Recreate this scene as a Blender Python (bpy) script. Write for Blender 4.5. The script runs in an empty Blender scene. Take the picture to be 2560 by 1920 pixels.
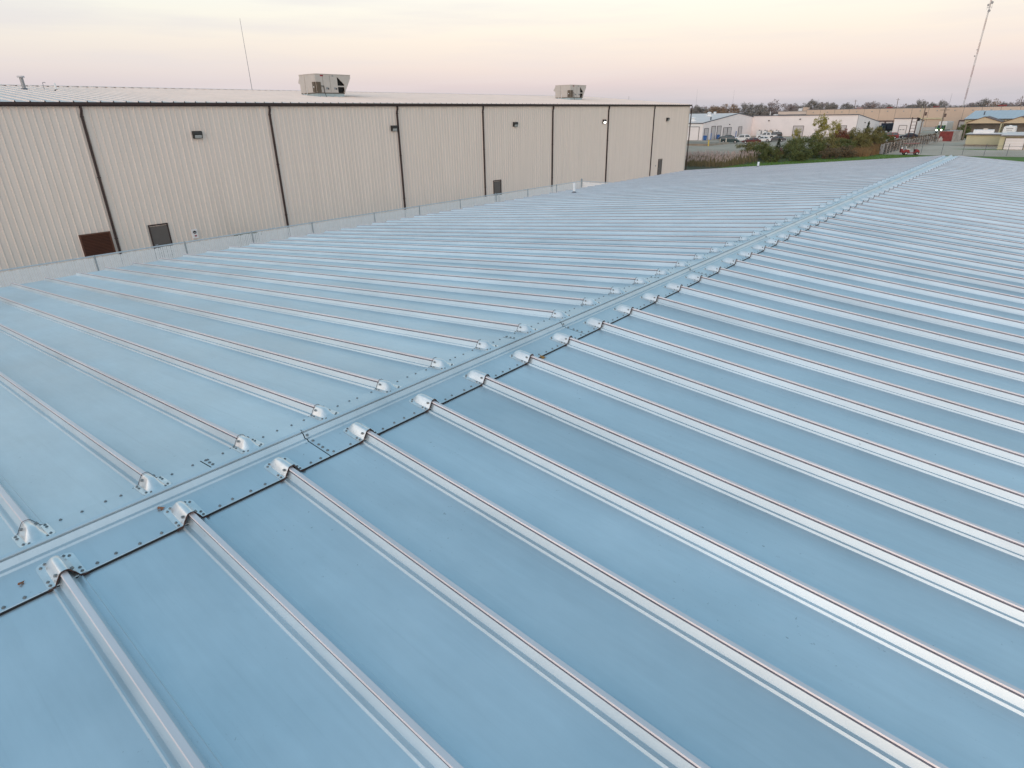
import bpy, math, random
from math import sin, cos, pi, radians, sqrt, hypot
from mathutils import Vector, Matrix
random.seed(7)
scene = bpy.context.scene
COL = scene.collection

# ------------------------------------------------------------------ camera
H = 5.6                      # height of the low roof's ridge above the ground
CAM = Vector((3.49, 0.0, 2.025 + H))
yaw, pitch, roll = 0.7054, -0.4215, -0.0164
fw = Vector((-sin(yaw)*cos(pitch), cos(yaw)*cos(pitch), sin(pitch)))
rt = Vector((cos(yaw), sin(yaw), 0)); up = rt.cross(fw)
rt2 = rt*cos(roll) + up*sin(roll); up2 = up*cos(roll) - rt*sin(roll)
cd = bpy.data.cameras.new('camera'); cam = bpy.data.objects.new('camera', cd); COL.objects.link(cam)
cam.matrix_world = Matrix(((rt2.x, up2.x, -fw.x, CAM.x), (rt2.y, up2.y, -fw.y, CAM.y), (rt2.z, up2.z, -fw.z, CAM.z), (0, 0, 0, 1)))
cd.sensor_width = 36.0; cd.lens = 36.0*1497.4/2560.0; cd.clip_start = 0.05; cd.clip_end = 6000
scene.camera = cam
scene.view_settings.view_transform = 'Standard'; scene.view_settings.look = 'None'
scene.view_settings.exposure = 0.0; scene.view_settings.gamma = 1.0; scene.view_settings.use_curve_mapping = False
scene.render.resolution_x = 1024; scene.render.resolution_y = 768

# ------------------------------------------------------------------ sky: clear dusk, sun just gone behind the camera
SUN_AZ = Vector((0.38, -1.0, 0)).normalized()
SUN_EL = radians(3.0)
world = bpy.data.worlds.new('World'); scene.world = world; world.use_nodes = True
wn = world.node_tree; wn.nodes.clear()
def WN(t, **k):
    n = wn.nodes.new(t)
    for a, b in k.items(): setattr(n, a, b)
    return n
def WL(a, b): wn.links.new(a, b)
tc = WN('ShaderNodeTexCoord'); sep = WN('ShaderNodeSeparateXYZ'); WL(tc.outputs['Generated'], sep.inputs[0])
ramp = WN('ShaderNodeValToRGB'); WL(sep.outputs['Z'], ramp.inputs[0])
stops = [(0.0, (.50, .53, .62)), (.020, (.57, .57, .65)), (.040, (.69, .61, .68)), (.065, (.83, .71, .715)), (.098, (.94, .815, .75)), (.130, (.98, .90, .81)),
         (.155, (.97, .92, .85)), (.20, (.74, .83, .86)), (.27, (.50, .70, .80)), (.37, (.34, .57, .73)), (.52, (.25, .50, .68)), (.74, (.19, .44, .635)), (1.0, (.155, .39, .58))]
els = ramp.color_ramp.elements
while len(els) > 1: els.remove(els[-1])
els[0].position = stops[0][0]; els[0].color = stops[0][1] + (1,)
for p, c in stops[1:]:
    e = els.new(p); e.color = c + (1,)
# thin streaks of high cloud
mp = WN('ShaderNodeMapping'); mp.inputs['Scale'].default_value = (2.2, 2.2, 26); mp.inputs['Location'].default_value = (3.1, .7, 1.3)
WL(tc.outputs['Generated'], mp.inputs[0])
nz = WN('ShaderNodeTexNoise'); nz.inputs['Scale'].default_value = 1.5; nz.inputs['Detail'].default_value = 5; nz.inputs['Roughness'].default_value = .5
WL(mp.outputs[0], nz.inputs['Vector'])
cr = WN('ShaderNodeMapRange'); cr.inputs[1].default_value = .46; cr.inputs[2].default_value = .72; cr.inputs[4].default_value = .5; WL(nz.outputs['Fac'], cr.inputs[0])
cm = WN('ShaderNodeMix', data_type='RGBA'); WL(cr.outputs[0], cm.inputs[0]); WL(ramp.outputs[0], cm.inputs[6]); cm.inputs[7].default_value = (.76, .69, .75, 1)
dl = WN('ShaderNodeVectorMath', operation='DOT_PRODUCT'); WL(tc.outputs['Generated'], dl.inputs[0]); dl.inputs[1].default_value = (-.95, -.3, 0)
lf = WN('ShaderNodeMapRange', interpolation_type='SMOOTHSTEP'); lf.inputs[1].default_value = .35; lf.inputs[2].default_value = 1.0; lf.inputs[4].default_value = .6; WL(dl.outputs['Value'], lf.inputs[0])
cool = WN('ShaderNodeMix', data_type='RGBA', blend_type='MULTIPLY'); WL(lf.outputs[0], cool.inputs[0]); WL(cm.outputs[2], cool.inputs[6]); cool.inputs[7].default_value = (.86, .95, 1.0, 1)
# afterglow round the sunset
dot = WN('ShaderNodeVectorMath', operation='DOT_PRODUCT'); WL(tc.outputs['Generated'], dot.inputs[0]); dot.inputs[1].default_value = tuple(SUN_AZ)
gl = WN('ShaderNodeMapRange', interpolation_type='SMOOTHSTEP'); gl.inputs[1].default_value = -.35; gl.inputs[2].default_value = 1.0; WL(dot.outputs['Value'], gl.inputs[0])
lo = WN('ShaderNodeMapRange', interpolation_type='SMOOTHSTEP'); lo.inputs[1].default_value = 1.2; lo.inputs[2].default_value = 0.0; WL(sep.outputs['Z'], lo.inputs[0])
mu = WN('ShaderNodeMath', operation='MULTIPLY'); WL(gl.outputs[0], mu.inputs[0]); WL(lo.outputs[0], mu.inputs[1])
glow = WN('ShaderNodeMix', data_type='RGBA', blend_type='ADD', clamp_factor=False); WL(mu.outputs[0], glow.inputs[0]); WL(cool.outputs[2], glow.inputs[6]); glow.inputs[7].default_value = (.95, .78, .72, 1)
bg = WN('ShaderNodeBackground'); WL(glow.outputs[2], bg.inputs[0]); bg.inputs[1].default_value = .94
sky = WN('ShaderNodeTexSky', sky_type='NISHITA'); sky.sun_disc = False; sky.sun_elevation = SUN_EL; sky.sun_rotation = math.atan2(SUN_AZ.x, SUN_AZ.y)
bg2 = WN('ShaderNodeBackground'); WL(sky.outputs[0], bg2.inputs[0]); bg2.inputs[1].default_value = .05
ad = WN('ShaderNodeAddShader'); WL(bg.outputs[0], ad.inputs[0]); WL(bg2.outputs[0], ad.inputs[1])
wo = WN('ShaderNodeOutputWorld'); WL(ad.outputs[0], wo.inputs[0])
sd = bpy.data.lights.new('sun', 'SUN'); sd.energy = .5; sd.angle = radians(50); sd.color = (1.0, .80, .66)
sun = bpy.data.objects.new('sun', sd); COL.objects.link(sun)
sv = Vector((SUN_AZ.x*cos(radians(12)), SUN_AZ.y*cos(radians(12)), sin(radians(12))))
sun.rotation_euler = (-sv).to_track_quat('-Z', 'Y').to_euler(); sun.location = (0, 0, 60)

# ------------------------------------------------------------------ materials
def mat(name, col, rough=.6, metal=0., var=.12, vscale=3., col2=None, bump=0., bscale=20., emit=None, stretch=(1, 1, 1), alpha=None, spec=.5, detail=4, rvar=0.):
    m = bpy.data.materials.new(name); m.use_nodes = True
    nt = m.node_tree; b = nt.nodes['Principled BSDF']
    b.inputs['Roughness'].default_value = rough; b.inputs['Metallic'].default_value = metal
    b.inputs['Specular IOR Level'].default_value = spec
    if emit:
        b.inputs['Emission Color'].default_value = emit[0] + (1,); b.inputs['Emission Strength'].default_value = emit[1]
    g = nt.nodes.new('ShaderNodeNewGeometry'); mpg = nt.nodes.new('ShaderNodeMapping'); mpg.inputs['Scale'].default_value = stretch
    nt.links.new(g.outputs['Position'], mpg.inputs[0])
    if var > 0 or col2:
        n = nt.nodes.new('ShaderNodeTexNoise'); n.inputs['Scale'].default_value = vscale; n.inputs['Detail'].default_value = detail; n.inputs['Roughness'].default_value = .6
        nt.links.new(mpg.outputs[0], n.inputs['Vector'])
        mr = nt.nodes.new('ShaderNodeMapRange'); mr.inputs[1].default_value = .3; mr.inputs[2].default_value = .7; nt.links.new(n.outputs['Fac'], mr.inputs[0])
        mx = nt.nodes.new('ShaderNodeMix'); mx.data_type = 'RGBA'; nt.links.new(mr.outputs[0], mx.inputs[0])
        c2 = col2 if col2 else tuple(min(1, c*(1+var)) for c in col)
        c1 = col if col2 else tuple(c*(1-var) for c in col)
        mx.inputs[6].default_value = tuple(c1) + (1,); mx.inputs[7].default_value = tuple(c2) + (1,)
        nt.links.new(mx.outputs[2], b.inputs['Base Color'])
        if rvar:
            rr = nt.nodes.new('ShaderNodeMapRange'); rr.inputs[3].default_value = rough-rvar; rr.inputs[4].default_value = rough+rvar
            nt.links.new(mr.outputs[0], rr.inputs[0]); nt.links.new(rr.outputs[0], b.inputs['Roughness'])
    else:
        b.inputs['Base Color'].default_value = tuple(col) + (1,)
    if bump:
        n2 = nt.nodes.new('ShaderNodeTexNoise'); n2.inputs['Scale'].default_value = bscale; n2.inputs['Detail'].default_value = 3
        nt.links.new(mpg.outputs[0], n2.inputs['Vector'])
        bp = nt.nodes.new('ShaderNodeBump'); bp.inputs['Strength'].default_value = bump; bp.inputs['Distance'].default_value = .02
        nt.links.new(n2.outputs['Fac'], bp.inputs['Height']); nt.links.new(bp.outputs[0], b.inputs['Normal'])
    if alpha is not None: b.inputs['Alpha'].default_value = alpha
    return m

def galv_material():
    # weathered aluminium-zinc coated sheet: broad sheen, faint mill streaks along the sheet, dirt freckles
    m = bpy.data.materials.new('coated_steel_sheet'); m.use_nodes = True
    nt = m.node_tree; b = nt.nodes['Principled BSDF']; L = nt.links.new
    g = nt.nodes.new('ShaderNodeNewGeometry')
    def noise(scale, stretch, detail=4, rough=.6):
        mp = nt.nodes.new('ShaderNodeMapping'); mp.inputs['Scale'].default_value = stretch; L(g.outputs['Position'], mp.inputs[0])
        n = nt.nodes.new('ShaderNodeTexNoise'); n.inputs['Scale'].default_value = scale; n.inputs['Detail'].default_value = detail; n.inputs['Roughness'].default_value = rough
        L(mp.outputs[0], n.inputs['Vector']); return n.outputs['Fac']
    def rng(s, a, c, lo, hi):
        r = nt.nodes.new('ShaderNodeMapRange'); L(s, r.inputs[0])
        for i, v in zip((1, 2, 3, 4), (a, c, lo, hi)): r.inputs[i].default_value = v
        return r.outputs[0]
    cloud = noise(1.1, (1, 1, 1), 5); streak = noise(3.0, (.35, 9, 1), 4); spots = noise(34, (1, 1, 1), 3, .7); patch = noise(.8, (1, 1, 1), 2)
    grain = noise(160, (.25, 1, 1), 2)
    mx = nt.nodes.new('ShaderNodeMix'); mx.data_type = 'RGBA'; L(rng(cloud, .32, .68, 0, 1), mx.inputs[0])
    mx.inputs[6].default_value = (.62, .695, .73, 1); mx.inputs[7].default_value = (.705, .77, .80, 1)
    m2 = nt.nodes.new('ShaderNodeMix'); m2.data_type = 'RGBA'; m2.blend_type = 'MULTIPLY'; m2.inputs[0].default_value = 1
    L(mx.outputs[2], m2.inputs[6]); c = nt.nodes.new('ShaderNodeCombineColor')
    st = rng(streak, .3, .7, .98, 1.015)
    for i in range(3): L(st, c.inputs[i])
    L(c.outputs[0], m2.inputs[7])
    runs = noise(5.0, (.07, 7, 1), 3, .65); rr_ = rng(runs, .60, .74, 1.0, .95)      # faint water runs down the slope
    m5 = nt.nodes.new('ShaderNodeMix'); m5.data_type = 'RGBA'; m5.blend_type = 'MULTIPLY'; m5.inputs[0].default_value = 1; c5 = nt.nodes.new('ShaderNodeCombineColor')
    for i in range(3): L(rr_, c5.inputs[i])
    L(m2.outputs[2], m5.inputs[6]); L(c5.outputs[0], m5.inputs[7]); m2 = m5
    oi = nt.nodes.new('ShaderNodeObjectInfo'); tone = rng(oi.outputs['Random'], 0, 1, .955, 1.03)      # sheet to sheet tone
    stain = noise(.55, (.5, 1.6, 1), 6, .7); tn = nt.nodes.new('ShaderNodeMath'); tn.operation = 'MULTIPLY'; L(tone, tn.inputs[0]); L(rng(stain, .35, .7, .87, 1.06), tn.inputs[1])
    c2 = nt.nodes.new('ShaderNodeCombineColor'); m4 = nt.nodes.new('ShaderNodeMix'); m4.data_type = 'RGBA'; m4.blend_type = 'MULTIPLY'; m4.inputs[0].default_value = 1
    for i in range(3): L(tn.outputs[0], c2.inputs[i])
    L(m2.outputs[2], m4.inputs[6]); L(c2.outputs[0], m4.inputs[7]); m2 = m4
    sp = nt.nodes.new('ShaderNodeMath'); sp.operation = 'MULTIPLY'; L(rng(spots, .665, .76, 0, .65), sp.inputs[0]); L(rng(patch, .45, .60, 0, 1), sp.inputs[1])
    m3 = nt.nodes.new('ShaderNodeMix'); m3.data_type = 'RGBA'; L(sp.outputs[0], m3.inputs[0]); L(m2.outputs[2], m3.inputs[6]); m3.inputs[7].default_value = (.17, .18, .18, 1)
    L(m3.outputs[2], b.inputs['Base Color'])
    b.inputs['Metallic'].default_value = .6
    L(rng(cloud, .3, .7, .34, .44), b.inputs['Roughness'])
    wave = noise(1.6, (2.6, .9, 1), 2)
    ma = nt.nodes.new('ShaderNodeMath'); ma.operation = 'MULTIPLY_ADD'; L(grain, ma.inputs[0]); ma.inputs[1].default_value = .02; L(wave, ma.inputs[2])
    bp = nt.nodes.new('ShaderNodeBump'); bp.inputs['Strength'].default_value = .07; bp.inputs['Distance'].default_value = .02
    L(ma.outputs[0], bp.inputs['Height']); L(bp.outputs[0], b.inputs['Normal'])
    return m

M = {}
M['galv'] = galv_material()
M['seam_top'] = mat('pinkish_seam_fold', (.80, .71, .695), .40, .3, .10, 2.0, stretch=(.4, 6, 1))  # paler, pinker tint on the folded top of the seam
M['groove'] = mat('seam_groove_shade', (.36, .335, .37), .55, .3, .2, 8)  # darker tone paints the shade inside the groove under the fold
M['cap_alu'] = mat('bright_aluminium', (.84, .82, .80), .28, .7, .10, 14, bump=.06, bscale=10)
M['sealant'] = mat('dark_sealant', (.020, .018, .017), .85)
M['rust_seal'] = mat('rusty_sealant', (.06, .025, .018), .85, var=.4, vscale=40)
M['screw'] = mat('screw_metal', (.26, .27, .27), .5, .6)
M['leafO'] = mat('dry_leaf', (.42, .20, .05), .8)
M['leafB'] = mat('brown_leaf', (.25, .11, .06), .8)
M['wall_tan'] = mat('beige_painted_steel', (.78, .67, .585), .55, 0, .045, 1.2, bump=.03, bscale=6, stretch=(1, 2.2, .12))
M['roof_lt'] = mat('light_stone_roof_steel', (.82, .69, .61), .6, 0, .05, .6)
M['brown'] = mat('dark_brown_trim', (.045, .022, .018), .5, 0, .15, 2)
M['brown_lou'] = mat('rust_brown_louvre', (.105, .036, .018), .55, 0, .15, 2)
M['door_br'] = mat('bronze_brown_door', (.12, .10, .088), .5, 0, .08, 2)
M['dark'] = mat('dark_void', (.02, .018, .017), .9, var=0)
M['rtu'] = mat('unit_beige', (.56, .49, .43), .5, 0, .05, 3)
M['rtu_br'] = mat('switch_box_brown', (.12, .085, .055), .6, 0, .2, 5)
M['curb'] = mat('galvanised_curb', (.42, .50, .51), .45, .5, .12, 3)
M['white'] = mat('white_plastic', (.80, .80, .79), .45, 0, .04, 3)
M['grey'] = mat('grey_metal', (.30, .31, .32), .45, .6, .12, 4)
M['redlab'] = mat('red_label', (.30, .03, .04), .6, var=0)
M['lamp_h'] = mat('bronze_lamp_housing', (.028, .024, .022), .45, var=.2)
M['lens_off'] = mat('clear_lens', (.42, .42, .40), .18, var=.1, vscale=20)
M['lens_on'] = mat('lit_lens', (.9, .9, .85), .3, var=0, emit=((1., .98, .88), 5.))
M['fence_g'] = mat('galvanised_pipe', (.58, .61, .63), .4, .3, .10, 4)
M['wire'] = mat('galvanised_wire', (.74, .75, .76), .45, .0, .08, 4)
M['post_g'] = mat('dull_galvanised_post', (.34, .375, .395), .5, .3, .12, 4)
M['slat'] = mat('white_privacy_slat', (.93, .89, .86), .5, 0, .05, 6)
M['transf'] = mat('green_cabinet', (.13, .16, .10), .5, 0, .1, 3)
M['concrete'] = mat('pale_concrete', (.46, .45, .43), .85, 0, .10, .35, bump=.2, bscale=12)
M['asphalt'] = mat('worn_asphalt', (.39, .30, .22), .9, 0, 0, .12, col2=(.50, .385, .285), bump=.2, bscale=8)
M['yard'] = mat('dusty_concrete_yard', (.46, .345, .25), .9, 0, 0, .10, col2=(.60, .465, .345), bump=.2, bscale=8, stretch=(1, .6, 1))
M['field'] = mat('rough_field', (.060, .062, .028), .95, 0, 0, .06, col2=(.12, .10, .05))
M['lawn'] = mat('mown_grass', (.075, .145, .012), .9, 0, 0, .5, col2=(.135, .21, .022), bump=.6, bscale=9)
M['platform'] = mat('stained_concrete', (.31, .235, .17), .9, 0, .2, .5)
M['bldg_w'] = mat('white_steel_siding', (.87, .79, .765), .6, 0, .04, .4)
M['bldg_w2'] = mat('cool_white_siding', (.84, .78, .755), .55, 0, .04, .4)
M['roof_w'] = mat('white_grey_roof', (.86, .70, .62), .55, 0, .05, .3)
M['trim_dk'] = mat('slate_trim', (.12, .13, .15), .6)
M['door_pk'] = mat('pale_door', (.56, .52, .51), .6, 0, .05, 1)
M['door_gap'] = mat('shadow_gap', (.10, .085, .085), .8, var=0)
M['tiltup'] = mat('tan_tilt_up_panel', (.60, .455, .35), .75, 0, .06, .25)
M['tiltup2'] = mat('pale_tan_wall', (.66, .54, .45), .75, 0, .06, .25)
M['roofgrey'] = mat('grey_membrane', (.22, .21, .21), .9)
M['dock_frame'] = mat('dock_frame', (.13, .085, .075), .8)
M['dock_door'] = mat('dock_door', (.55, .50, .48), .6, 0, .05, 1)
M['blue_roof'] = mat('pale_blue_roof', (.57, .575, .585), .5, .1, .04, .4)
M['yellow_w'] = mat('pale_yellow_block', (.58, .52, .34), .7, 0, .06, .5)
M['carport_in'] = mat('grey_block_wall', (.34, .33, .31), .85, 0, .12, .6)
M['peach'] = mat('peach_gable_siding', (.60, .47, .31), .65, 0, .04, .5)
M['rust_red'] = mat('oxide_red_container', (.24, .045, .04), .75, 0, .25, 1.5)
M['white_old'] = mat('faded_container_end', (.42, .38, .34), .8, 0, .3, 1)
M['wood'] = mat('weathered_pole_wood', (.23, .175, .14), .9, 0, .25, 3, stretch=(4, 4, .5))
M['wood_red'] = mat('reddish_timber', (.085, .042, .034), .9, 0, .25, 3)
M['post_lt'] = mat('pale_fence_post', (.55, .47, .40), .8, 0, .15, 2)
M['tyre'] = mat('tyre_rubber', (.018, .018, .018), .85, var=0)
M['rim'] = mat('wheel_rim', (.55, .56, .58), .35, .6, var=0)
M['glass'] = mat('vehicle_glass', (.025, .035, .040), .08, 0, var=0, spec=.8)
M['hl'] = mat('headlamp_glass', (.70, .72, .74), .15, 0, var=0)
M['hl_on'] = mat('headlamp_lit', (1, 1, 1), .3, var=0, emit=((1., .97, .88), 14.))
M['tl'] = mat('tail_lamp', (.30, .02, .02), .3, var=0)
M['blue'] = mat('blue_plastic', (.03, .12, .35), .5)
M['yellow'] = mat('safety_yellow', (.62, .42, .08), .55)
M['cream'] = mat('cream_paint', (.62, .52, .42), .6)
M['orange'] = mat('orange_paint', (.50, .17, .07), .6)
M['tower_r'] = mat('tower_red_paint', (.36, .22, .20), .7, var=0)
M['tower_w'] = mat('tower_white_paint', (.55, .53, .52), .7, var=0)
M['mast'] = mat('mast_grey', (.36, .36, .38), .6, .3, var=0)
M['bark'] = mat('bark', (.07, .055, .045), .95, 0, .25, 3)
def leafmat(n, a, b2, sc=1.2):
    m = mat(n, a, .7, 0, 0, sc, col2=b2, detail=3)
    return m
M['lf_green'] = leafmat('dark_green_leaves', (.075, .095, .024), (.165, .175, .050))
M['lf_olive'] = leafmat('olive_leaves', (.13, .115, .036), (.255, .215, .065))
M['lf_yellow'] = leafmat('yellow_green_leaves', (.22, .20, .035), (.40, .34, .07))
M['lf_red'] = leafmat('russet_leaves', (.12, .035, .020), (.22, .065, .032))
M['lf_brown'] = leafmat('brown_leaves', (.13, .090, .050), (.23, .16, .085))
M['lf_conif'] = leafmat('conifer_needles', (.018, .030, .014), (.04, .055, .022))
M['far_olive'] = leafmat('far_dark_tree', (.22, .20, .18), (.33, .29, .26), .4)  # far tree colours are paled to stand in for distance haze
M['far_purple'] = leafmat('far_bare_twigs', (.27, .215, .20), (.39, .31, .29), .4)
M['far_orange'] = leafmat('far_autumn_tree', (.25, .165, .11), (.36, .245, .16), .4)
M['reed'] = mat('reed_stems', (.26, .19, .10), .8, 0, 0, .6, col2=(.17, .14, .06))
M['plume'] = mat('reed_plumes', (.50, .38, .34), .9, 0, .2, 2)
M['drygrass'] = mat('dry_grass', (.34, .17, .075), .9, 0, 0, .5, col2=(.20, .15, .07))
M['vine'] = mat('dry_vine', (.17, .11, .07), .95, 0, 0, .8, col2=(.10, .07, .045))

# ------------------------------------------------------------------ mesh helpers
class MB:
    def __init__(s): s.v = []; s.f = []
    def add(s, vs, fs):
        o = len(s.v); s.v += [tuple(p) for p in vs]; s.f += [tuple(i+o for i in q) for q in fs]; return s
    def box(s, x0, x1, y0, y1, z0, z1):
        return s.add([(x0, y0, z0), (x1, y0, z0), (x1, y1, z0), (x0, y1, z0), (x0, y0, z1), (x1, y0, z1), (x1, y1, z1), (x0, y1, z1)],
                     [(0, 3, 2, 1), (4, 5, 6, 7), (0, 1, 5, 4), (1, 2, 6, 5), (2, 3, 7, 6), (3, 0, 4, 7)])
    def prism(s, poly, axis, a, b):
        # poly of 2-D points, extruded along axis ('x': poly=(y,z); 'y': poly=(x,z); 'z': poly=(x,y))
        n = len(poly)
        def P(p, t): return {'x': (t, p[0], p[1]), 'y': (p[0], t, p[1]), 'z': (p[0], p[1], t)}[axis]
        vs = [P(p, a) for p in poly] + [P(p, b) for p in poly]
        fs = [tuple(range(n))[::-1], tuple(range(n, 2*n))] + [(i, (i+1) % n, n+(i+1) % n, n+i) for i in range(n)]
        return s.add(vs, fs)
    def tube(s, a, b, r0, r1=None, n=8, cap=True):
        a = Vector(a); b = Vector(b); r1 = r0 if r1 is None else r1
        d = (b-a).normalized(); u = d.orthogonal().normalized(); w = d.cross(u)
        vs = [a+(u*cos(2*pi*i/n)+w*sin(2*pi*i/n))*r0 for i in range(n)] + [b+(u*cos(2*pi*i/n)+w*sin(2*pi*i/n))*r1 for i in range(n)]
        fs = [(i, (i+1) % n, n+(i+1) % n, n+i) for i in range(n)]
        if cap: fs += [tuple(range(n))[::-1], tuple(range(n, 2*n))]
        return s.add(vs, fs)
    def path(s, pts, r, n=6):
        for a, b in zip(pts, pts[1:]): s.tube(a, b, r, r, n)
        return s
    def quad(s, a, b, c, d): return s.add([a, b, c, d], [(0, 1, 2, 3)])
    def loft(s, rings, closed=True, caps=True):
        n = len(rings[0]); vs = [p for r in rings for p in r]; fs = []
        for k in range(len(rings)-1):
            for i in range(n if closed else n-1):
                j = (i+1) % n; fs.append((k*n+i, k*n+j, (k+1)*n+j, (k+1)*n+i))
        if caps and closed: fs += [tuple(range(n))[::-1], tuple(range((len(rings)-1)*n, len(rings)*n))]
        return s.add(vs, fs)
    def mesh(s, name, m, smooth=False):
        me = bpy.data.meshes.new(name); me.from_pydata(s.v, [], s.f); me.validate()
        if m: me.materials.append(M[m] if isinstance(m, str) else m)
        if smooth: me.polygons.foreach_set('use_smooth', [True]*len(me.polygons))
        me.update(); return me
    def build(s, name, m, parent=None, loc=None, smooth=False):
        return obj(name, s.mesh(name, m, smooth), parent, loc)
def obj(name, me, parent=None, loc=None, rz=0):
    o = bpy.data.objects.new(name, me); COL.objects.link(o)
    if loc: o.location = loc
    if rz: o.rotation_euler = (0, 0, rz)
    if parent: o.parent = parent
    return o
def tag(o, label=None, cat=None, group=None, kind=None):
    if label: o['label'] = label
    if cat: o['category'] = cat
    if group: o['group'] = group
    if kind: o['kind'] = kind
    return o
def thing(name, label, cat, loc=(0, 0, 0), rz=0, group=None):
    o = bpy.data.objects.new(name, None); COL.objects.link(o); o.location = loc; o.rotation_euler = (0, 0, rz); o.empty_display_size = .2
    return tag(o, label, cat, group)
def copy_tree(o, parent=None):
    c = o.copy(); COL.objects.link(c); c.parent = parent
    for ch in list(o.children): copy_tree(ch, c)
    return c

# ------------------------------------------------------------------ ground
def sheet(name, poly, z, m):
    b = MB(); b.add([(x, y, z) for x, y in poly], [tuple(range(len(poly)))])
    return tag(b.build(name, m), kind='structure')
sheet('ground', [(-4000, -2500), (4000, -2500), (4000, 4500), (-4000, 4500)], 0, 'field')
sheet('concrete_apron', [(-35.2, -14), (-13, -14), (-13, 88), (-35.2, 88)], .008, 'concrete')
sheet('lawn', [(-34, 88.2), (-34, 98), (-29, 112), (-23, 122), (-20, 134.6), (26, 137.6), (60, 138), (60, -20), (-12.9, -20), (-12.9, 88.2)], .004, 'lawn')
sheet('parking_lot', [(-160, 116), (-47, 119), (-40, 132), (-36, 158), (-26, 172), (-23, 190), (-22, 262), (-160, 262)], .008, 'asphalt')
sheet('gravel_yard', [(-20.2, 135), (26, 137.9), (70, 139), (70, 245), (-21.5, 245)], .012, 'yard')
sheet('dock_yard', [(-120, 262.2), (120, 262.2), (120, 299), (-120, 299)], .008, 'yard')
ib = MB()
ib.add([(-12.6+9.6*t+.0, 158.6 + (1.3*sin(pi*t)+.5*t)*s_, .03) for s_, ts in ((1, [i/12 for i in range(13)]), (-1, [1-i/12 for i in range(1, 12)])) for t in ts], [tuple(range(24))])
tag(ib.build('grass_island', 'lawn'), kind='structure')

# ------------------------------------------------------------------ low building with the blue-grey standing-seam roof
P = .6096; Y0 = .327; NSEAM0 = -8; NSEAM1 = 58
SL = {1: .0805, -1: .0905}; ZR = -.009 + H; EAVE = 13.1
blue = thing('metal_roof_building', 'low building with long silvery blue standing seam metal roof', 'building', (0, 0, 0))
def panel_mesh(side):
    prof = [(.002, .0470), (.0140, .0455), (.0335, .0070), (.050, .0115), (.059, .0130), (.066, .0)]
    prof += [(.066 + (P-.132)*k/6, .0) for k in range(1, 6)]
    prof += [(P-.066, .0), (P-.059, .0130), (P-.050, .0115), (P-.0335, .0070), (P-.0140, .046), (P-.0045, .047), (P-.0045, .0580), (P-.0145, .0580), (P-.0165, .0605), (P-.0130, .0675),
             (P+.0125, .0650), (P+.0155, .0605), (P+.0125, .0575), (P+.005, .0565), (P+.005, .0425)]
    xs = [.24, .6] + [.6 + (EAVE-.6)*k/20 for k in range(1, 21)]
    rnd = random.Random(3+side); rings = []
    for x in xs:
        rings.append([(side*x, y, ZR - SL[side]*x + z) for (y, z) in prof])
    b = MB(); b.loft(rings, closed=False)
    # closed seam end at the eave
    x = EAVE; e = [(side*(x+.004), y, ZR-SL[side]*x+z) for y, z in [(P-.062, -.02), (P-.031, .0), (P-.0115, .037), (P-.010, .064), (P+.010, .064), (P+.0115, .037), (P+.031, .0), (P+.062, -.02)]]
    b.add(e, [tuple(range(8))])
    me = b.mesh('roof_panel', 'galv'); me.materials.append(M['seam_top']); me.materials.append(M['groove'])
    for p in me.polygons:      # the folded lock along the top of the seam
        ys = [me.vertices[k].co.y for k in p.vertices]; hs = [me.vertices[k].co.z - (ZR - SL[side]*abs(me.vertices[k].co.x)) for k in p.vertices]
        if min(hs) > .0600 and min(ys) > P-.02: p.material_index = 1
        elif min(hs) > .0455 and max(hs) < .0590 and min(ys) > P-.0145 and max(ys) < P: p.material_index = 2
    return me
pm = {s: panel_mesh(s) for s in (1, -1)}
rq = random.Random(17)
for s in (1, -1):
    for i in range(NSEAM0, NSEAM1):
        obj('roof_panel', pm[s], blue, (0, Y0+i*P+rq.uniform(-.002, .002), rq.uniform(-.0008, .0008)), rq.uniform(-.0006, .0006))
YB0, YB1 = Y0+NSEAM0*P, Y0+NSEAM1*P
# eave flashing, rake trim and walls
for s in (1, -1):
    ze = ZR-SL[s]*EAVE
    MB().box(min(s*EAVE, s*(EAVE-.07)), max(s*EAVE, s*(EAVE-.07)), YB0, YB1, ze-.16, ze-.006).build('eave_flashing', 'sealant', blue)
    MB().prism([(s*.0, ZR-.01), (s*(EAVE-.08), ze-.02), (s*(EAVE-.08), ze-.22), (0, ZR-.22)], 'y', YB1+.004, YB1+.03).build('rake_trim', 'galv', blue)
    MB().box(min(s*(EAVE-.3), s*(EAVE-.1)), max(s*(EAVE-.3), s*(EAVE-.1)), YB0+.1, YB1-.1, 0, ze-.17).build('wall', 'wall_tan', blue)
for y in (YB0+.12, YB1-.32):
    MB().prism([(-EAVE+.31, 0), (EAVE-.31, 0), (EAVE-.31, ZR-SL[1]*EAVE-.2), (0, ZR-.2), (-EAVE+.31, ZR-SL[-1]*EAVE-.2)], 'y', y, y+.2).build('end_wall', 'wall_tan', blue)
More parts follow.
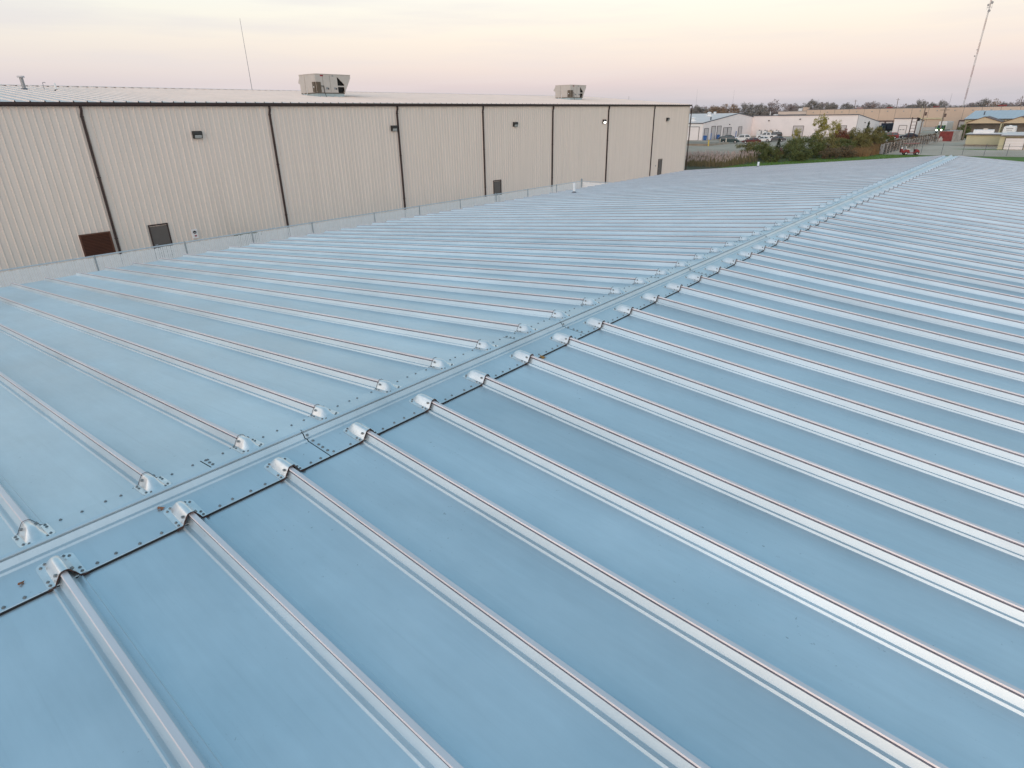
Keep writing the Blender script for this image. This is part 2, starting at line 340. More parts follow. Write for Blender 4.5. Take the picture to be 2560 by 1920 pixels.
# ridge cap: two half-sheets locked together in a rib that runs along the ridge
CAPX = {1: .332, -1: .296}
def cap_mesh(side, length):
    sl = SL[side]
    prof = [(CAPX[side], .0105 - .0035), (CAPX[side]-.006, .014), (.076, .014), (.069, .0245), (.059, .0235), (.038, .0195), (.019, .051), (.004, .0525), (.004, .0605)]
    if side == 1: prof += [(.0145, .0615), (.0155, .0645), (.011, .0685), (-.011, .0685), (-.0155, .0645), (-.0145, .0615), (-.004, .0605)]
    b = MB()
    rings = [[(side*x, y, ZR - sl*max(0, abs(x)) + z) for x, z in prof] for y in (0.0, length)]
    b.loft(rings, closed=False)
    return b.mesh('ridge_cap', 'galv')
PL = 3.048
cm_ = {s: cap_mesh(s, PL-.007) for s in (1, -1)}
J0 = {1: 1.84-3*PL, -1: 1.26-3*PL}
for s in (1, -1):
    y = J0[s]
    while y < YB1-.1:
        if y+PL > YB1: me = cap_mesh(s, YB1-y)
        else: me = cm_[s]
        if y > YB0-2:
            o = obj('ridge_cap', me, blue, (0, y, .0))
        y += PL
for s in (1, -1):
    b = MB(); zz = lambda x: ZR - SL[s]*x
    x0, x1 = CAPX[s]-.012, CAPX[s]+.004
    b.add([(s*x0, YB0, zz(x0)+.002), (s*x1, YB0, zz(x1)+.002), (s*x1, YB1, zz(x1)+.002), (s*x0, YB1, zz(x0)+.002),
           (s*x0, YB0, zz(x0)+.0115), (s*x1, YB0, zz(x1)+.0095), (s*x1, YB1, zz(x1)+.0095), (s*x0, YB1, zz(x0)+.0115)],
          [(0, 3, 2, 1), (4, 5, 6, 7), (0, 1, 5, 4), (1, 2, 6, 5), (2, 3, 7, 6), (3, 0, 4, 7)])
    # strip of sealant below every cap joint
    y = J0[s]+PL
    while y < YB1:
        for xa, xb in ((.08, CAPX[s]-.004),):
            b.add([(s*xa, y-.010, zz(xa)+.0095), (s*xb, y-.010, zz(xb)+.0095), (s*xb, y+.003, zz(xb)+.0095), (s*xa, y+.003, zz(xa)+.0095)], [(0, 1, 2, 3)])
        y += PL
    b.build('sealant_shadow_line', 'sealant', blue)  # black strip: butyl, and the shadow gap under the cap edge painted dark
# boots that close the seam ends at the ridge
def closure(side):
    sl = SL[side]; xe = CAPX[side]+.004; xn = .118 if side == 1 else .112
    Lx = xe-xn
    def ring(t, h, wb, wt):
        x = xn+Lx*t; zb = ZR-sl*x+.0165
        pr = [(-wb, 0), (-wb*.93, h*.10), (-(wb*.60+wt*.40), h*.42), (-wt*1.15, h*.88), (-wt*.8, h*.99), (0, h*1.03), (wt*.8, h*.99), (wt*1.15, h*.88), (wb*.60+wt*.40, h*.42), (wb*.93, h*.10), (wb, 0)]
        return [(side*x, y, zb+z) for y, z in pr]
    b = MB()
    if side == 1: prof = [(.03, .002, .030, .012), (.10, .022, .040, .014), (.22, .044, .046, .016), (.34, .056, .049, .016), (.50, .0595, .050, .016), (.75, .059, .050, .0165), (1.0, .058, .050, .0165)]
    else: prof = [(.02, .001, .046, .020), (.12, .010, .049, .021), (.26, .026, .050, .021), (.42, .050, .050, .019), (.48, .056, .050, .018), (.56, .058, .050, .017), (.8, .0575, .050, .0165), (1.0, .0565, .050, .0165)]
    b.loft([ring(*p) for p in prof], closed=False)
    boot = b
    # flange with rounded toe
    fl = MB()
    w = .082; r = .035
    poly = [(xe-.004, -w), (xn+r, -w)] + [(xn+r-r*sin(pi/2*k/4), -w+r-r*cos(pi/2*k/4)) for k in range(1, 5)] + [(xn+r-r*cos(pi/2*k/4), w-r+r*sin(pi/2*k/4)) for k in range(0, 5)] + [(xe-.004, w)]
    n = len(poly)
    fl.add([(side*x, y, ZR-sl*x+.0145) for x, y in poly]+[(side*x, y, ZR-sl*x+.0165) for x, y in poly],
           [tuple(range(n, 2*n)), tuple(range(n))[::-1]] + [(i, (i+1) % n, n+(i+1) % n, n+i) for i in range(n)])
    sc = MB()
    for (x, y) in [(xe-.022, w-.014), (xe-.055, w-.014), (xe-.022, -w+.014), (xe-.055, -w+.014), (xn+.035, w-.020), (xn+.018, w-.040), (xn+.035, -w+.020), (xn+.016, -w+.042), (xn+.012, .0)][:8]:
        z = ZR-sl*x+.0165; sc.tube((side*x, y, z), (side*x, y, z+.002), .0085, .008, 8); sc.tube((side*x, y, z+.002), (side*x, y, z+.0065), .0055, .005, 6)
    x = xe-.03; z = ZR-sl*x+.0165
    for q in (-1, 1): sc.tube((side*x, q*.031, z+.032), (side*x, q*.041, z+.037), .009, .008, 8)
    # sealant worm round the open end of the boot
    sg = MB(); rg = ring(1.0, .0600, .053, .0185)
    sg.path([(p[0]+side*.003, p[1], p[2]) for p in rg], .0034 if side == 1 else .0016, 5)
    for q in (-1, 1): sg.tube((rg[0][0]+side*.003, q*.053, rg[0][2]-.002), (rg[0][0]+side*.004, q*.088, rg[0][2]-.010), .0055 if side == 1 else .003, .0045 if side == 1 else .002, 5)
    return boot.mesh('seam_boot', 'cap_alu', True), fl.mesh('flange', 'cap_alu'), sc.mesh('boot_screws', 'screw'), sg.mesh('boot_sealant', 'rust_seal')
rb = random.Random(8)
for s in (1, -1):
    mb, mf, msr, mse = closure(s)
    for i in range(NSEAM0+1, NSEAM1):
        o = obj('seam_boot', mb, blue, (rb.uniform(-.004, .004), Y0+i*P+rb.uniform(-.003, .003), rb.uniform(0, .001)), rb.uniform(-.02, .02))
        obj('flange', mf, o); obj('boot_sealant', mse, o)
        if i < 24: tag(obj('boot_screws', msr, o), kind='stuff')
# fixing screws along the cap edges
sc = MB()
rs = random.Random(5)
for s in (1, -1):
    x = CAPX[s]-(.028 if s == 1 else .034)
    for i in range(NSEAM0, NSEAM1-1):
        for k in (.145, .248, .352, .462):
            y = Y0+i*P+k+rs.uniform(-.02, .02); xx = x+rs.uniform(-.007, .006); z = ZR-SL[s]*xx+.014
            sc.tube((s*xx, y, z), (s*xx, y, z+.002), .0095, .009, 8); sc.tube((s*xx, y, z+.002), (s*xx, y, z+.007), .006, .0055, 6)
    y = J0[s]+PL
    while y < YB1:
        for xx in (.092, .16, .206, .262):
            z = ZR-SL[s]*xx+.014; sc.tube((s*xx, y+.022, z), (s*xx, y+.022, z+.002), .0115, .011, 8); sc.tube((s*xx, y+.022, z+.002), (s*xx, y+.022, z+.007), .007, .0065, 6)
        if s == 1: sc.tube((.032, y+.02, ZR+.0305), (.036, y+.02, ZR+.0355), .010, .009, 8)
        y += PL
tag(sc.build('cap_screws', 'screw', blue), kind='stuff')
# plastic vent pipes
def vent(x, y, h, r, label):
    z = ZR-SL[-1]*abs(x)
    t = thing('vent_pipe', label, 'vent pipe', (x, y, z), 0, 'white vent pipes on the blue metal roof')
    b = MB(); b.tube((0, 0, 0), (0, 0, h), r, r, 16, False); b.tube((0, 0, h-.05), (0, 0, h), r*.86, r*.86, 16, True); b.build('pipe', 'white', t, smooth=False)
    b = MB(); b.loft([[(rr*cos(2*pi*k/16), rr*sin(2*pi*k/16), zz) for k in range(16)] for rr, zz in ((r*2.6, .0-.01), (r*2.2, .03), (r*1.25, .07), (r*1.04, .10))]); b.build('boot', 'trim_dk', t, smooth=True)
vent(-11.66, 22.08, .44, .055, 'white plastic vent pipe near the fence, nearer of two on blue roof')
vent(-8.58, 35.2, .30, .055, 'white plastic vent pipe at the far edge of the blue roof')
# leaves
def leaf(x, y, side, m, label, rz, sz=.028, dz=.0155):
    z = ZR-SL[side]*abs(x)+dz
    b = MB(); pts = []
    for k in range(14):
        a = 2*pi*k/14; r = sz*(1+.35*cos(5*a)); pts.append((r*cos(a)*1.3, r*sin(a), .004+.006*cos(3*a)))
    b.add([(0, 0, .012)]+pts, [(0, 1+k, 1+(k+1) % 14) for k in range(14)])
    o = b.build('fallen_leaf', m, None, (x, y, z)); o.rotation_euler = (.1, .15, rz)
    tag(o, label, 'leaf')
leaf(.345, 4.13, 1, 'leafO', 'small orange dry leaf caught on the ridge cap edge', .5, .026, .004)
leaf(.10, .86, 1, 'leafB', 'small brown leaf lying against the ridge rib', 1.1, .014)
leaf(.20, .175, 1, 'leafB', 'tiny dark brown leaf scrap near the lower left corner', 2.0, .010)

# ------------------------------------------------------------------ tall beige warehouse
WX = -35.13; WY0, WY1 = -10.2, 83.9; EZ = 8.575; RX = -51.7; RS = 1/12
wh = thing('warehouse', 'long beige metal warehouse with brown gutter and downpipes', 'warehouse', (WX, 0, 0))
pr = []
for k in range(3):
    a = k*.3048
    pr += [(a, .0), (a+.225, .0), (a+.243, .038), (a+.283, .038), (a+.301, .0)]
b = MB(); b.loft([[(x, y, z) for y, x in pr] + [(.0, .9144, z)] for z in (.05, 8.38)], closed=False)
wp = b.mesh('wall_panel', 'wall_tan')
n = int((WY1-WY0)/.9144)
for i in range(n): obj('wall_panel', wp, wh, (0, WY0+i*.9144, 0))
WY1 = WY0+n*.9144
RL = WX+.12-RX
prf = [(0, .0), (.54, .0), (.553, .035), (.566, .062), (.588, .062), (.6, .035), (.6096, .0)]
def zroof(x): return EZ+(WX+.12-x)*RS
b = MB(); b.loft([[(x-WX, y, zroof(x)+z) for y, z in prf] for x in (WX+.12, RX)], closed=False)
# rib end caps
e = [(WX+.121-WX, y, zroof(WX+.12)+z) for y, z in [(.535, -.05)]+prf[1:]+[(.6096, -.05)]]
rp = b.mesh('roof_panel', 'roof_lt')
b2 = MB(); b2.loft([[(x-WX, y, EZ+(WX+.12-RX)*RS-(RX-x)*RS+z) for y, z in prf] for x in (RX, 2*RX-WX-.12)], closed=False); rp2 = b2.mesh('roof_panel', 'roof_lt')
bc = MB(); bc.add([(.125, y, zroof(WX+.12)+z-.001) for y, z in prf[1:]], [tuple(range(len(prf)-1))]); rc = bc.mesh('rib_end', 'brown')
m_ = int((WY1-WY0)/P)
for i in range(m_+1):
    o = obj('roof_panel', rp, wh, (0, WY0+i*P-.33, 0)); obj('rib_end', rc, o); obj('roof_panel', rp2, wh, (0, WY0+i*P-.33, 0))
RY1 = WY0+(m_+1)*P-.33
# ridge cap with closures, gutter, corner trim, rake
MB().prism([(RX-WX-.25, zroof(RX)+.045), (RX-WX, zroof(RX)+.075), (RX-WX+.25, zroof(RX)+.045), (RX-WX+.25, zroof(RX)+.03), (RX-WX-.25, zroof(RX)+.03)], 'y', WY0-.3, RY1).build('ridge_cap', 'roof_lt', wh)
gt = MB(); gt.prism([(.03, 8.39), (.17, 8.39), (.20, 8.45), (.20, 8.565), (.185, 8.565), (.185, 8.46), (.16, 8.405), (.03, 8.405)], 'y', WY0-.3, RY1+.02)
gt.build('gutter', 'brown', wh)
MB().box(-.30, .035, WY1+.002, WY1+.012, .05, 8.40).box(.031, .041, WY1-.22, WY1+.012, .05, 8.39).build('corner_trim', 'wall_tan', wh)
MB().prism([(.12, zroof(WX+.12)-.02), (RX-WX, zroof(RX)-.02), (2*(RX-WX)-.12, EZ-.02), (2*(RX-WX)-.12, EZ-.18), (RX-WX, zroof(RX)-.18), (.12, zroof(WX+.12)-.18)], 'y', RY1+.002, RY1+.03).build('rake_trim', 'brown', wh)
BW = 2*(RX-WX)
for y in (WY0+.02, WY1-.25):
    MB().prism([(-.02, .05), (BW+.02, .05), (BW+.02, EZ-.05), (RX-WX, zroof(RX)-.05), (-.02, EZ-.05)], 'y', y, y+.2).build('end_wall', 'wall_tan', wh)
MB().box(BW-.1, BW, WY0, WY1, .05, EZ-.02).build('rear_wall', 'wall_tan', wh)
MB().box(-.15, -.006, WY0+.3, WY1-.3, 0, .3).build('base_wall', 'concrete', wh)
# downpipes
for k, y in enumerate((1.3, 11.62, 22.05, 32.45, 42.0, 52.2, 62.55, 73.1, 83.55)):
    d = MB(); r = .05
    d.box(.06, .165, y-r, y+r, 8.20, 8.395); d.add([(.06, y-r, 8.20), (.165, y-r, 8.20), (.165, y+r, 8.20), (.06, y+r, 8.20), (.032, y-r-.05, 7.98), (.135, y-r-.05, 7.98), (.135, y+r-.05, 7.98), (.032, y+r-.05, 7.98)],
          [(0, 1, 5, 4), (1, 2, 6, 5), (2, 3, 7, 6), (3, 0, 4, 7)])
    d.box(.032, .135, y-r-.05, y+r-.05, .25, 7.98)
    o = d.build('downpipe', 'brown', wh)
    for z in (7.86, 4.9, 1.7): MB().box(.028, .142, y-.125, y+.025, z, z+.05).build('pipe_strap', 'brown', o)
# doors
def door(y0, y1, h=2.13):
    d = MB().box(.044, .066, y0+.05, y1-.05, .08, h-.05).build('door', 'door_br', wh)
    f = MB().box(.0395, .090, y0-.02, y0+.049, .06, h).box(.0395, .090, y1-.049, y1+.02, .06, h).box(.0395, .094, y0-.02, y1+.02, h+.001, h+.065); f.build('door_frame', 'brown', d)
    MB().tube((.067, y0+.13, 1.05), (.12, y0+.13, 1.05), .02, .02, 8).tube((.11, y0+.12, 1.05), (.11, y0+.25, 1.05), .014, .014, 6).build('handle', 'rim', d)
    MB().box(.02, .5, y0-.2, y1+.2, .0, .075).build('threshold', 'concrete', d)
door(13.36, 14.40); door(43.12, 44.17); door(75.15, 76.15)
# louvre
lv = MB().box(.0395, .11, 9.86, 9.94, .98, 2.15).box(.0395, .11, 11.29, 11.37, .98, 2.15).box(.0395, .111, 9.94, 11.29, 2.07, 2.15).box(.0395, .111, 9.94, 11.29, .98, 1.05).build('louvre', 'brown_lou', wh)
MB().box(.040, .044, 9.94, 11.29, 1.05, 2.07).build('louvre_back', 'dark', lv)
for k in range(13):
    z = 1.065+k*.077
    MB().prism([(.048, z+.055), (.054, z+.062), (.104, z+.016), (.098, z+.008)], 'y', 9.942, 11.288).build('slat', 'brown_lou', lv)
# gas meter panel
mt = MB().box(.0395, .11, 15.62, 15.98, 1.10, 1.63).build('meter_board', 'bldg_w2', wh)
MB().tube((.11, 15.80, 1.46), (.17, 15.80, 1.46), .09, .085, 16).build('dial', 'dark', mt)
MB().box(.171, .174, 15.76, 15.83, 1.43, 1.46).build('dial_glint', 'white', mt)
MB().box(.111, .114, 15.76, 15.90, 1.20, 1.28).build('label', 'redlab', mt)
MB().box(.036, .07, 75.0-.55, 75.0-.43, 1.35, 1.5).build('key_box', 'grey', wh)
# wall packs
def wallpack(y, lit):
    z = 6.87
    t = MB(); t.prism([(.0395, z-.20), (.17, z-.20), (.235, z+.0), (.262, z+.03), (.25, z+.14), (.17, z+.20), (.0395, z+.20)], 'y', y-.25, y+.25)
    o = t.build('wall_light', 'lamp_h', wh)
    MB().add([(.178, y-.20, z-.175), (.178, y+.20, z-.175), (.2335, y+.20, z-.015), (.2335, y-.20, z-.015), (.188, y-.20, z-.180), (.188, y+.20, z-.180), (.2435, y+.20, z-.018), (.2435, y-.20, z-.018)],
             [(4, 5, 6, 7), (0, 1, 5, 4), (1, 2, 6, 5), (2, 3, 7, 6), (3, 0, 4, 7)]).build('lens', 'lens_on' if lit else 'lens_off', o)
    if lit: tag(o, 'lit wall light')
for y, l in ((17.2, False), (31.95, False), (46.3, False), (61.6, True), (76.7, False)): wallpack(y, l)

# roof-top air handlers
def rtu(y, label):
    x = -42.35
    zb = zroof(x)
    t = thing('rooftop_unit', label, 'air conditioner', (x, y, zb), 0, 'beige air handling units on the warehouse roof')
    zc = 9.49-zb+.0; zt = 10.83-zb
    MB().add([(0, 0, .0), (0, 2.55, .0), (-2.1, 2.55, 2.1*RS), (-2.1, 0, 2.1*RS), (0, 0, zc-.03), (0, 2.55, zc-.03), (-2.1, 2.55, zc-.03), (-2.1, 0, zc-.03)],
             [(0, 1, 5, 4), (1, 2, 6, 5), (2, 3, 7, 6), (3, 0, 4, 7), (4, 5, 6, 7)]).build('curb', 'curb', t)
    MB().box(-2.16, .05, -.05, 2.62, zc-.03, zc+.03).build('base_rail', 'rtu_br', t)
    bd = MB().box(-2.16, .06, -.06, 1.98, zc+.03, zt).build('cabinet', 'rtu', t)
    MB().box(-2.19, .09, -.09, 3.30, zt, zt+.03).build('lid', 'rtu', t)
    for yy in (.62, 1.28): MB().box(.0605, .068, yy, yy+.012, zc+.06, zt-.03).build('panel_joint', 'rtu_br', bd)
    for xx in (-1.4, -1.43): MB().box(xx, xx+.014, -.068, -.0605, zc+.06, zt-.03).build('panel_joint', 'rtu' if xx > -1.41 else 'rtu_br', bd)
    # economiser hood: side cheeks sloping back to the curb, dark intake between
    for xx in (.0, -2.13):
        MB().prism([(2.62, zt), (3.29, zt), (3.29, zt-.22), (2.62, zc+.03)], 'x', xx, xx+.05).build('hood_cheek', 'rtu', t)
        MB().prism([(1.98, zt), (2.62, zt), (2.62, zc+.66), (1.99, zt-.14)], 'x', xx+.003, xx+.053).build('hood_cheek', 'rtu', t)
        MB().box(xx+.002, xx+.048, 1.982, 2.62, zc+.46, zc+.55).build('hood_strut', 'rtu', t)
    MB().prism([(1.99, zc+.04), (1.99, zt-.01), (3.25, zt-.01), (3.25, zt-.20), (2.60, zc+.04)], 'x', -2.05, -.16).build('intake', 'dark', t)
    MB().add([(-2.08, 3.29, zt), (.05, 3.29, zt), (.05, 3.29, zt-.22), (-2.08, 3.29, zt-.22), (.05, 2.63, zc+.04), (-2.08, 2.63, zc+.04)], [(0, 1, 2, 3), (3, 2, 4, 5)]).build('hood_front', 'rtu', t)
    # small exhaust hood at the other end
    MB().prism([(-2.16, zt-.03), (-2.50, zt-.55), (-2.16, zt-.70)], 'y', .0, 1.6).build('exhaust_hood', 'rtu', t)
    sw = MB().box(.061, .17, -.02, .33, zc+.05, zc+.78).build('switch_box', 'rtu_br', t)
    MB().box(-.28, .05, -.17, -.061, zc+.05, zc+.78).build('switch_box', 'rtu_br', t)
    MB().tube((-.10, -.172, zc+.42), (-.10, -.177, zc+.42), .055, .055, 10).build('white_sticker', 'white', sw)
    MB().path([(.12, .33, zc+.50), (.12, .62, zc+.50), (.12, .64, zc+.02), (.20, .70, -.0)], .022, 8).build('conduit', 'lamp_h', t)
    MB().path([(-1.2, -.09, zc+.35), (-1.22, -.11, zc-.02), (-1.22, -.2, zc-.12), (-1.55, -.2, zc-.12), (-1.56, -.2, zc+.04)], .025, 8).build('drain_trap', 'white', t)
    MB().box(.0605, .066, .42, .70, zt-.15, zt-.05).build('red_label', 'redlab', bd)
    MB().box(.0605, .066, 1.50, 1.66, zt-.14, zt-.05).build('small_label', 'grey', bd)
    for yy in (.86, 1.62):
        MB().box(.0605, .075, yy, yy+.16, zc+.26, zc+.42).build('handle_plate', 'grey', bd); MB().box(.0755, .09, yy+.17, yy+.24, zc+.25, zc+.38).build('latch', 'dark', bd)
rtu(30.55, 'large beige rooftop air unit in the middle of the warehouse roof')
rtu(65.45, 'beige rooftop air unit nearer the far right end of the warehouse roof')
def rooftop(name, x, y, label, cat, parts):
    t = thing(name, label, cat, (x, y, zroof(x)))
    for nme, bb, m in parts: bb.build(nme, m, t)
rooftop('exhaust_stack', -47.06, 12.45, 'grey exhaust stack with flat cap on warehouse roof', 'exhaust stack', [('stack', MB().tube((0, 0, -.03), (0, 0, .66), .105, .105, 16), 'grey'), ('cap', MB().tube((0, 0, .67), (0, 0, .76), .21, .19, 20), 'door_pk'), ('collar', MB().tube((0, 0, -.03), (0, 0, .06), .2, .18, 16), 'trim_dk')])
rooftop('roof_hook', -47.47, 13.62, 'thin dark hooked conduit on warehouse roof beside grey stack', 'conduit', [('conduit', MB().path([(0, 0, 0), (0, 0, .38), (.0, .04, .41), (.0, .14, .41), (0, .16, .37)], .016, 6), 'trim_dk')])
rooftop('roof_pipe', -45.97, 13.85, 'slim white vent pipe near the left end of warehouse roof', 'vent pipe', [('pipe', MB().tube((0, 0, 0), (0, 0, .44), .055, .05, 12), 'white'), ('boot', MB().tube((0, 0, -.02), (0, 0, .08), .13, .07, 12), 'dark')])

# ------------------------------------------------------------------ privacy fence between the buildings
FX = -26.5; FT = 2.44; FY1 = 44.8; FY0 = -6.2
fe = thing('privacy_fence', 'galvanised chain link fence filled with white slats beside warehouse', 'fence', (FX, FY1, 0))
yps = [8.0, 11.75, 15.07, 18.55, 22.79, 26.37, 30.08, 33.78, 37.46, 41.17]
ps = [(0, y-FY1) for y in [-6, -2.3, .8, 4.4]+yps] 
for x, y in ps: MB().tube((x, y, 0), (x, y, FT-.02), .035, .035, 10).tube((x, y, FT-.07), (x, y, FT+.035), .045, .03, 10).build('post', 'post_g', fe)
MB().tube((0, 0, 0), (0, 0, FT+.12), .075, .075, 12).tube((0, 0, FT+.12), (0, 0, FT+.20), .085, .02, 12).build('corner_post', 'post_g', fe)
MB().tube((0, FY0-FY1, FT), (0, 0, FT), .028, .028, 10).build('top_rail', 'fence_g', fe)
RLN = 11.2
MB().tube((0, 0, FT), (RLN, 0, FT), .028, .028, 10).build('top_rail', 'fence_g', fe)
for x in (3.7, 7.4, 11.2): MB().tube((x, 0, 0), (x, 0, FT+.05), .038, .038, 10).build('post', 'fence_g', fe)
sl_ = MB(); wi = MB(); rs = random.Random(2)
def slats(ax, L, sgn):
    p = .088; n = int(L/p)
    for i in range(n):
        a = (i+.5)*p; j = rs.uniform(-.006, .006); w = .0415; hh = FT-.07+rs.uniform(-.02, .02); tl = rs.uniform(-.006, .006)
        if ax == 'y': sl_.add([(-.004+j, sgn*(a-w), .05), (.004+j, sgn*(a+w), .05), (.004+j+tl, sgn*(a+w), hh), (-.004+j+tl, sgn*(a-w), hh)], [(0, 1, 2, 3)])
        else: sl_.add([(a-w, -.004+j, .05), (a+w, .004+j, .05), (a+w, .004+j+tl, hh), (a-w, -.004+j+tl, hh)], [(0, 1, 2, 3)])
    # woven wire, both diagonals
    st = .088; n = int((L+FT)/st); hw = FT-.03
    for i in range(n):
        for d in (1, -1):
            a0 = i*st; a1 = a0-hw; z0, z1 = .03, hw
            # clip to [0,L]
            t0 = max(0, (a0-L)/hw); t1 = min(1, a0/hw)
            if t1 <= t0: continue
            pa = a0-hw*t0; pb = a0-hw*t1; za, zb_ = t0*hw+.03, t1*hw+.03
            if d < 0: pa, pb = L-pa, L-pb
            r = .0028
            if ax == 'y': wi.tube((.012*d*0+.014, sgn*pa, za), (.014, sgn*pb, zb_), r, r, 3, False)
            else: wi.tube((pa, -.014, za), (pb, -.014, zb_), r, r, 3, False)
slats('y', FY1-FY0, -1); slats('x', RLN, 1)
tag(sl_.build('privacy_slats', 'slat', fe), kind='stuff'); tag(wi.build('wire_mesh', 'wire', fe), kind='stuff')
tb = thing('transformer_cabinet', 'olive green utility cabinet behind the fence by the warehouse', 'utility cabinet', (-33.6, 18.4, 0))
MB().box(-.5, .5, -.6, .6, .12, 1.02).build('cabinet', 'transf', tb); MB().box(-.56, .56, -.66, .66, 1.02, 1.12).build('lid', 'transf', tb); MB().box(-.65, .65, -.75, .75, 0, .12).build('plinth', 'concrete', tb)
MB().box(.5, .515, -.02, .0, .15, 1.0).build('door_joint', 'dark', tb)

# ------------------------------------------------------------------ buildings beyond
def garage(parent, axis, at, a0, a1, h, m='door_pk', panels=4, out=-1, z0=0.02):
    # sectional door: frame + one child per section; axis 'x' = wall lies in a plane of constant x
    fr = MB(); t = .06
    def bx(b, p0, p1, q0, q1, z0, z1):
        p0, p1 = sorted((p0, p1))
        return b.box(p0, p1, q0, q1, z0, z1) if axis == 'x' else b.box(q0, q1, p0, p1, z0, z1)
    bx(fr, at, at+out*.14, a0-.10, a0, 0, h+.12); bx(fr, at, at+out*.14, a1, a1+.10, 0, h+.12); bx(fr, at, at+out*.15, a0, a1, h, h+.12)
    f = fr.build('door', 'door_gap', parent)
    for k in range(panels):
        d = MB(); hz = (h-z0)/panels; bx(d, at+out*.01, at+out*.07, a0+.01, a1-.01, z0+k*hz+.015, z0+(k+1)*hz-.015); d.build('door_section', m, f)
    return f
# white gabled shop (A) and the long white building joined to it (B)
A = thing('white_workshop', 'white gabled workshop with pale doors behind the parking lot', 'building', (0, 0, 0))
ax, ay0, ay1, ap, ae, ah = -77.0, 183.4, 237.0, 210.0, 4.68, 7.06
MB().box(-122, ax-.0, ay0, ay0+.2, 0, ae).build('front_wall', 'bldg_w2', A)
MB().prism([(ay0+.2, 0), (ay1, 0), (ay1, ae), (ap, ah), (ay0+.2, ae)], 'x', ax-.2, ax).build('gable_wall', 'bldg_w', A)
MB().prism([(ay0-.3, ae-.02), (ap, ah), (ay1+.3, ae-.02), (ay1+.3, ae+.13), (ap, ah+.16), (ay0-.3, ae+.13)], 'x', -122, ax-.02).build('roof', 'roof_w', A)
MB().prism([(ay0-.32, ae-.06), (ap, ah-.04), (ay1+.3, ae-.06), (ay1+.3, ae+.17), (ap, ah+.20), (ay0-.32, ae+.17)], 'x', ax-.02, ax+.13).build('rake_trim', 'trim_dk', A)
MB().box(-122, ax, ay0-.42, ay0-.31, ae-.1, ae+.1).build('gutter', 'trim_dk', A)
MB().box(-100, ax-.35, ay0-.14, ay0-.02, 3.78, 4.5).build('sign_band', 'white', A)
for y0, y1, h in ((184.4, 187.2, 3.15), (189.6, 192.3, 3.66), (193.8, 196.6, 3.63), (198.7, 201.7, 3.05), (202.0, 204.9, 3.05), (211.1, 213.9, 3.05)): garage(A, 'x', ax, y0, y1, h, 'door_pk', 4, 1)
garage(A, 'y', ay0, -82.6, -78.2, 3.65, 'bldg_w2', 5, -1); garage(A, 'y', ay0, -90, -85.5, 3.65, 'bldg_w2', 5, -1)
for y in (203.0,): MB().box(ax+.01, ax+.3, y-.15, y+.15, 3.85, 4.1).build('wall_light', 'lamp_h', A)
def roofvent(parent, x, y, z, r, h):
    b = MB(); b.loft([[(x+q*cos(2*pi*k/12), y+q*sin(2*pi*k/12), z+w) for k in range(12)] for q, w in ((r*1.3, -.2), (r*1.3, .25*h), (r*.55, .3*h), (r*.55, .62*h), (r*.9, .68*h), (r*.9, .85*h), (r*.3, h))]); b.build('roof_vent', 'white', parent)
roofvent(A, -82.5, 188.2, 5.15, .75, 1.3); roofvent(A, -84.0, 203.0, 6.5, .75, 1.2); roofvent(A, -84.5, 208.5, 6.95, .6, .8)
MB().tube((-77.9, 190.4, 5.2), (-77.9, 190.4, 6.15), .2, .2, 10).tube((-77.9, 190.4, 6.0), (-77.9, 190.4, 6.25), .28, .22, 10).build('flue', 'trim_dk', A)
Bb = thing('white_storehouse', 'long low white metal building behind the yellow autumn trees', 'building', (0, 0, 0))
bx0, bx1, by0, by1 = ax, -44.7, 223.0, 255.5
MB().box(bx0+.02, bx1-.02, by0, by0+.2, 0, 6.22).build('front_wall', 'bldg_w', Bb)
MB().prism([(by0+.2, 0), (by1, 0), (by1, 3.6), (by0+.2, 6.2)], 'x', bx1-.2, bx1).build('end_wall', 'bldg_w2', Bb)
MB().prism([(by0-.15, 6.25), (by1+.3, 3.62), (by1+.3, 3.76), (by0-.15, 6.4)], 'x', bx0+.15, bx1-.05).build('roof', 'roof_w', Bb)
MB().box(bx0+.15, bx1+.06, by0-.26, by0-.15, 6.16, 6.40).build('eave_trim', 'trim_dk', Bb)
MB().prism([(by0-.15, 6.20), (by1+.3, 3.57), (by1+.3, 3.80), (by0-.15, 6.43)], 'x', bx1-.05, bx1+.06).build('rake_trim', 'trim_dk', Bb)
MB().box(bx1+.001, bx1+.05, by0-.05, by0+.12, 0, 6.15).build('corner_trim', 'trim_dk', Bb)
for x0, x1, h in ((-63.3, -60.2, 3.05), (-49.7, -47.5, 3.1)): garage(Bb, 'y', by0, x0, x1, h, 'door_pk', 4, -1)
for x, z in ((-61.6, 4.95), (-71.5, 4.6)): MB().box(x-.2, x+.2, by0-.35, by0-.01, z, z+.3).build('wall_light', 'lamp_h', Bb)
for y, z in ((233, 4.6),): MB().box(bx1+.01, bx1+.3, y-.2, y+.2, z-.9, z-.65).build('wall_light', 'lamp_h', Bb)
for x, yv, h in ((-71.9, 224.3, 1.3),): MB().tube((x, yv, 6.2), (x, yv, 6.2+h), .1, .1, 8).build('vent_pipe', 'white', Bb)
MB().box(-71.0, -69.9, 225.0, 226, 6.1, 6.6).build('roof_box', 'white', Bb)
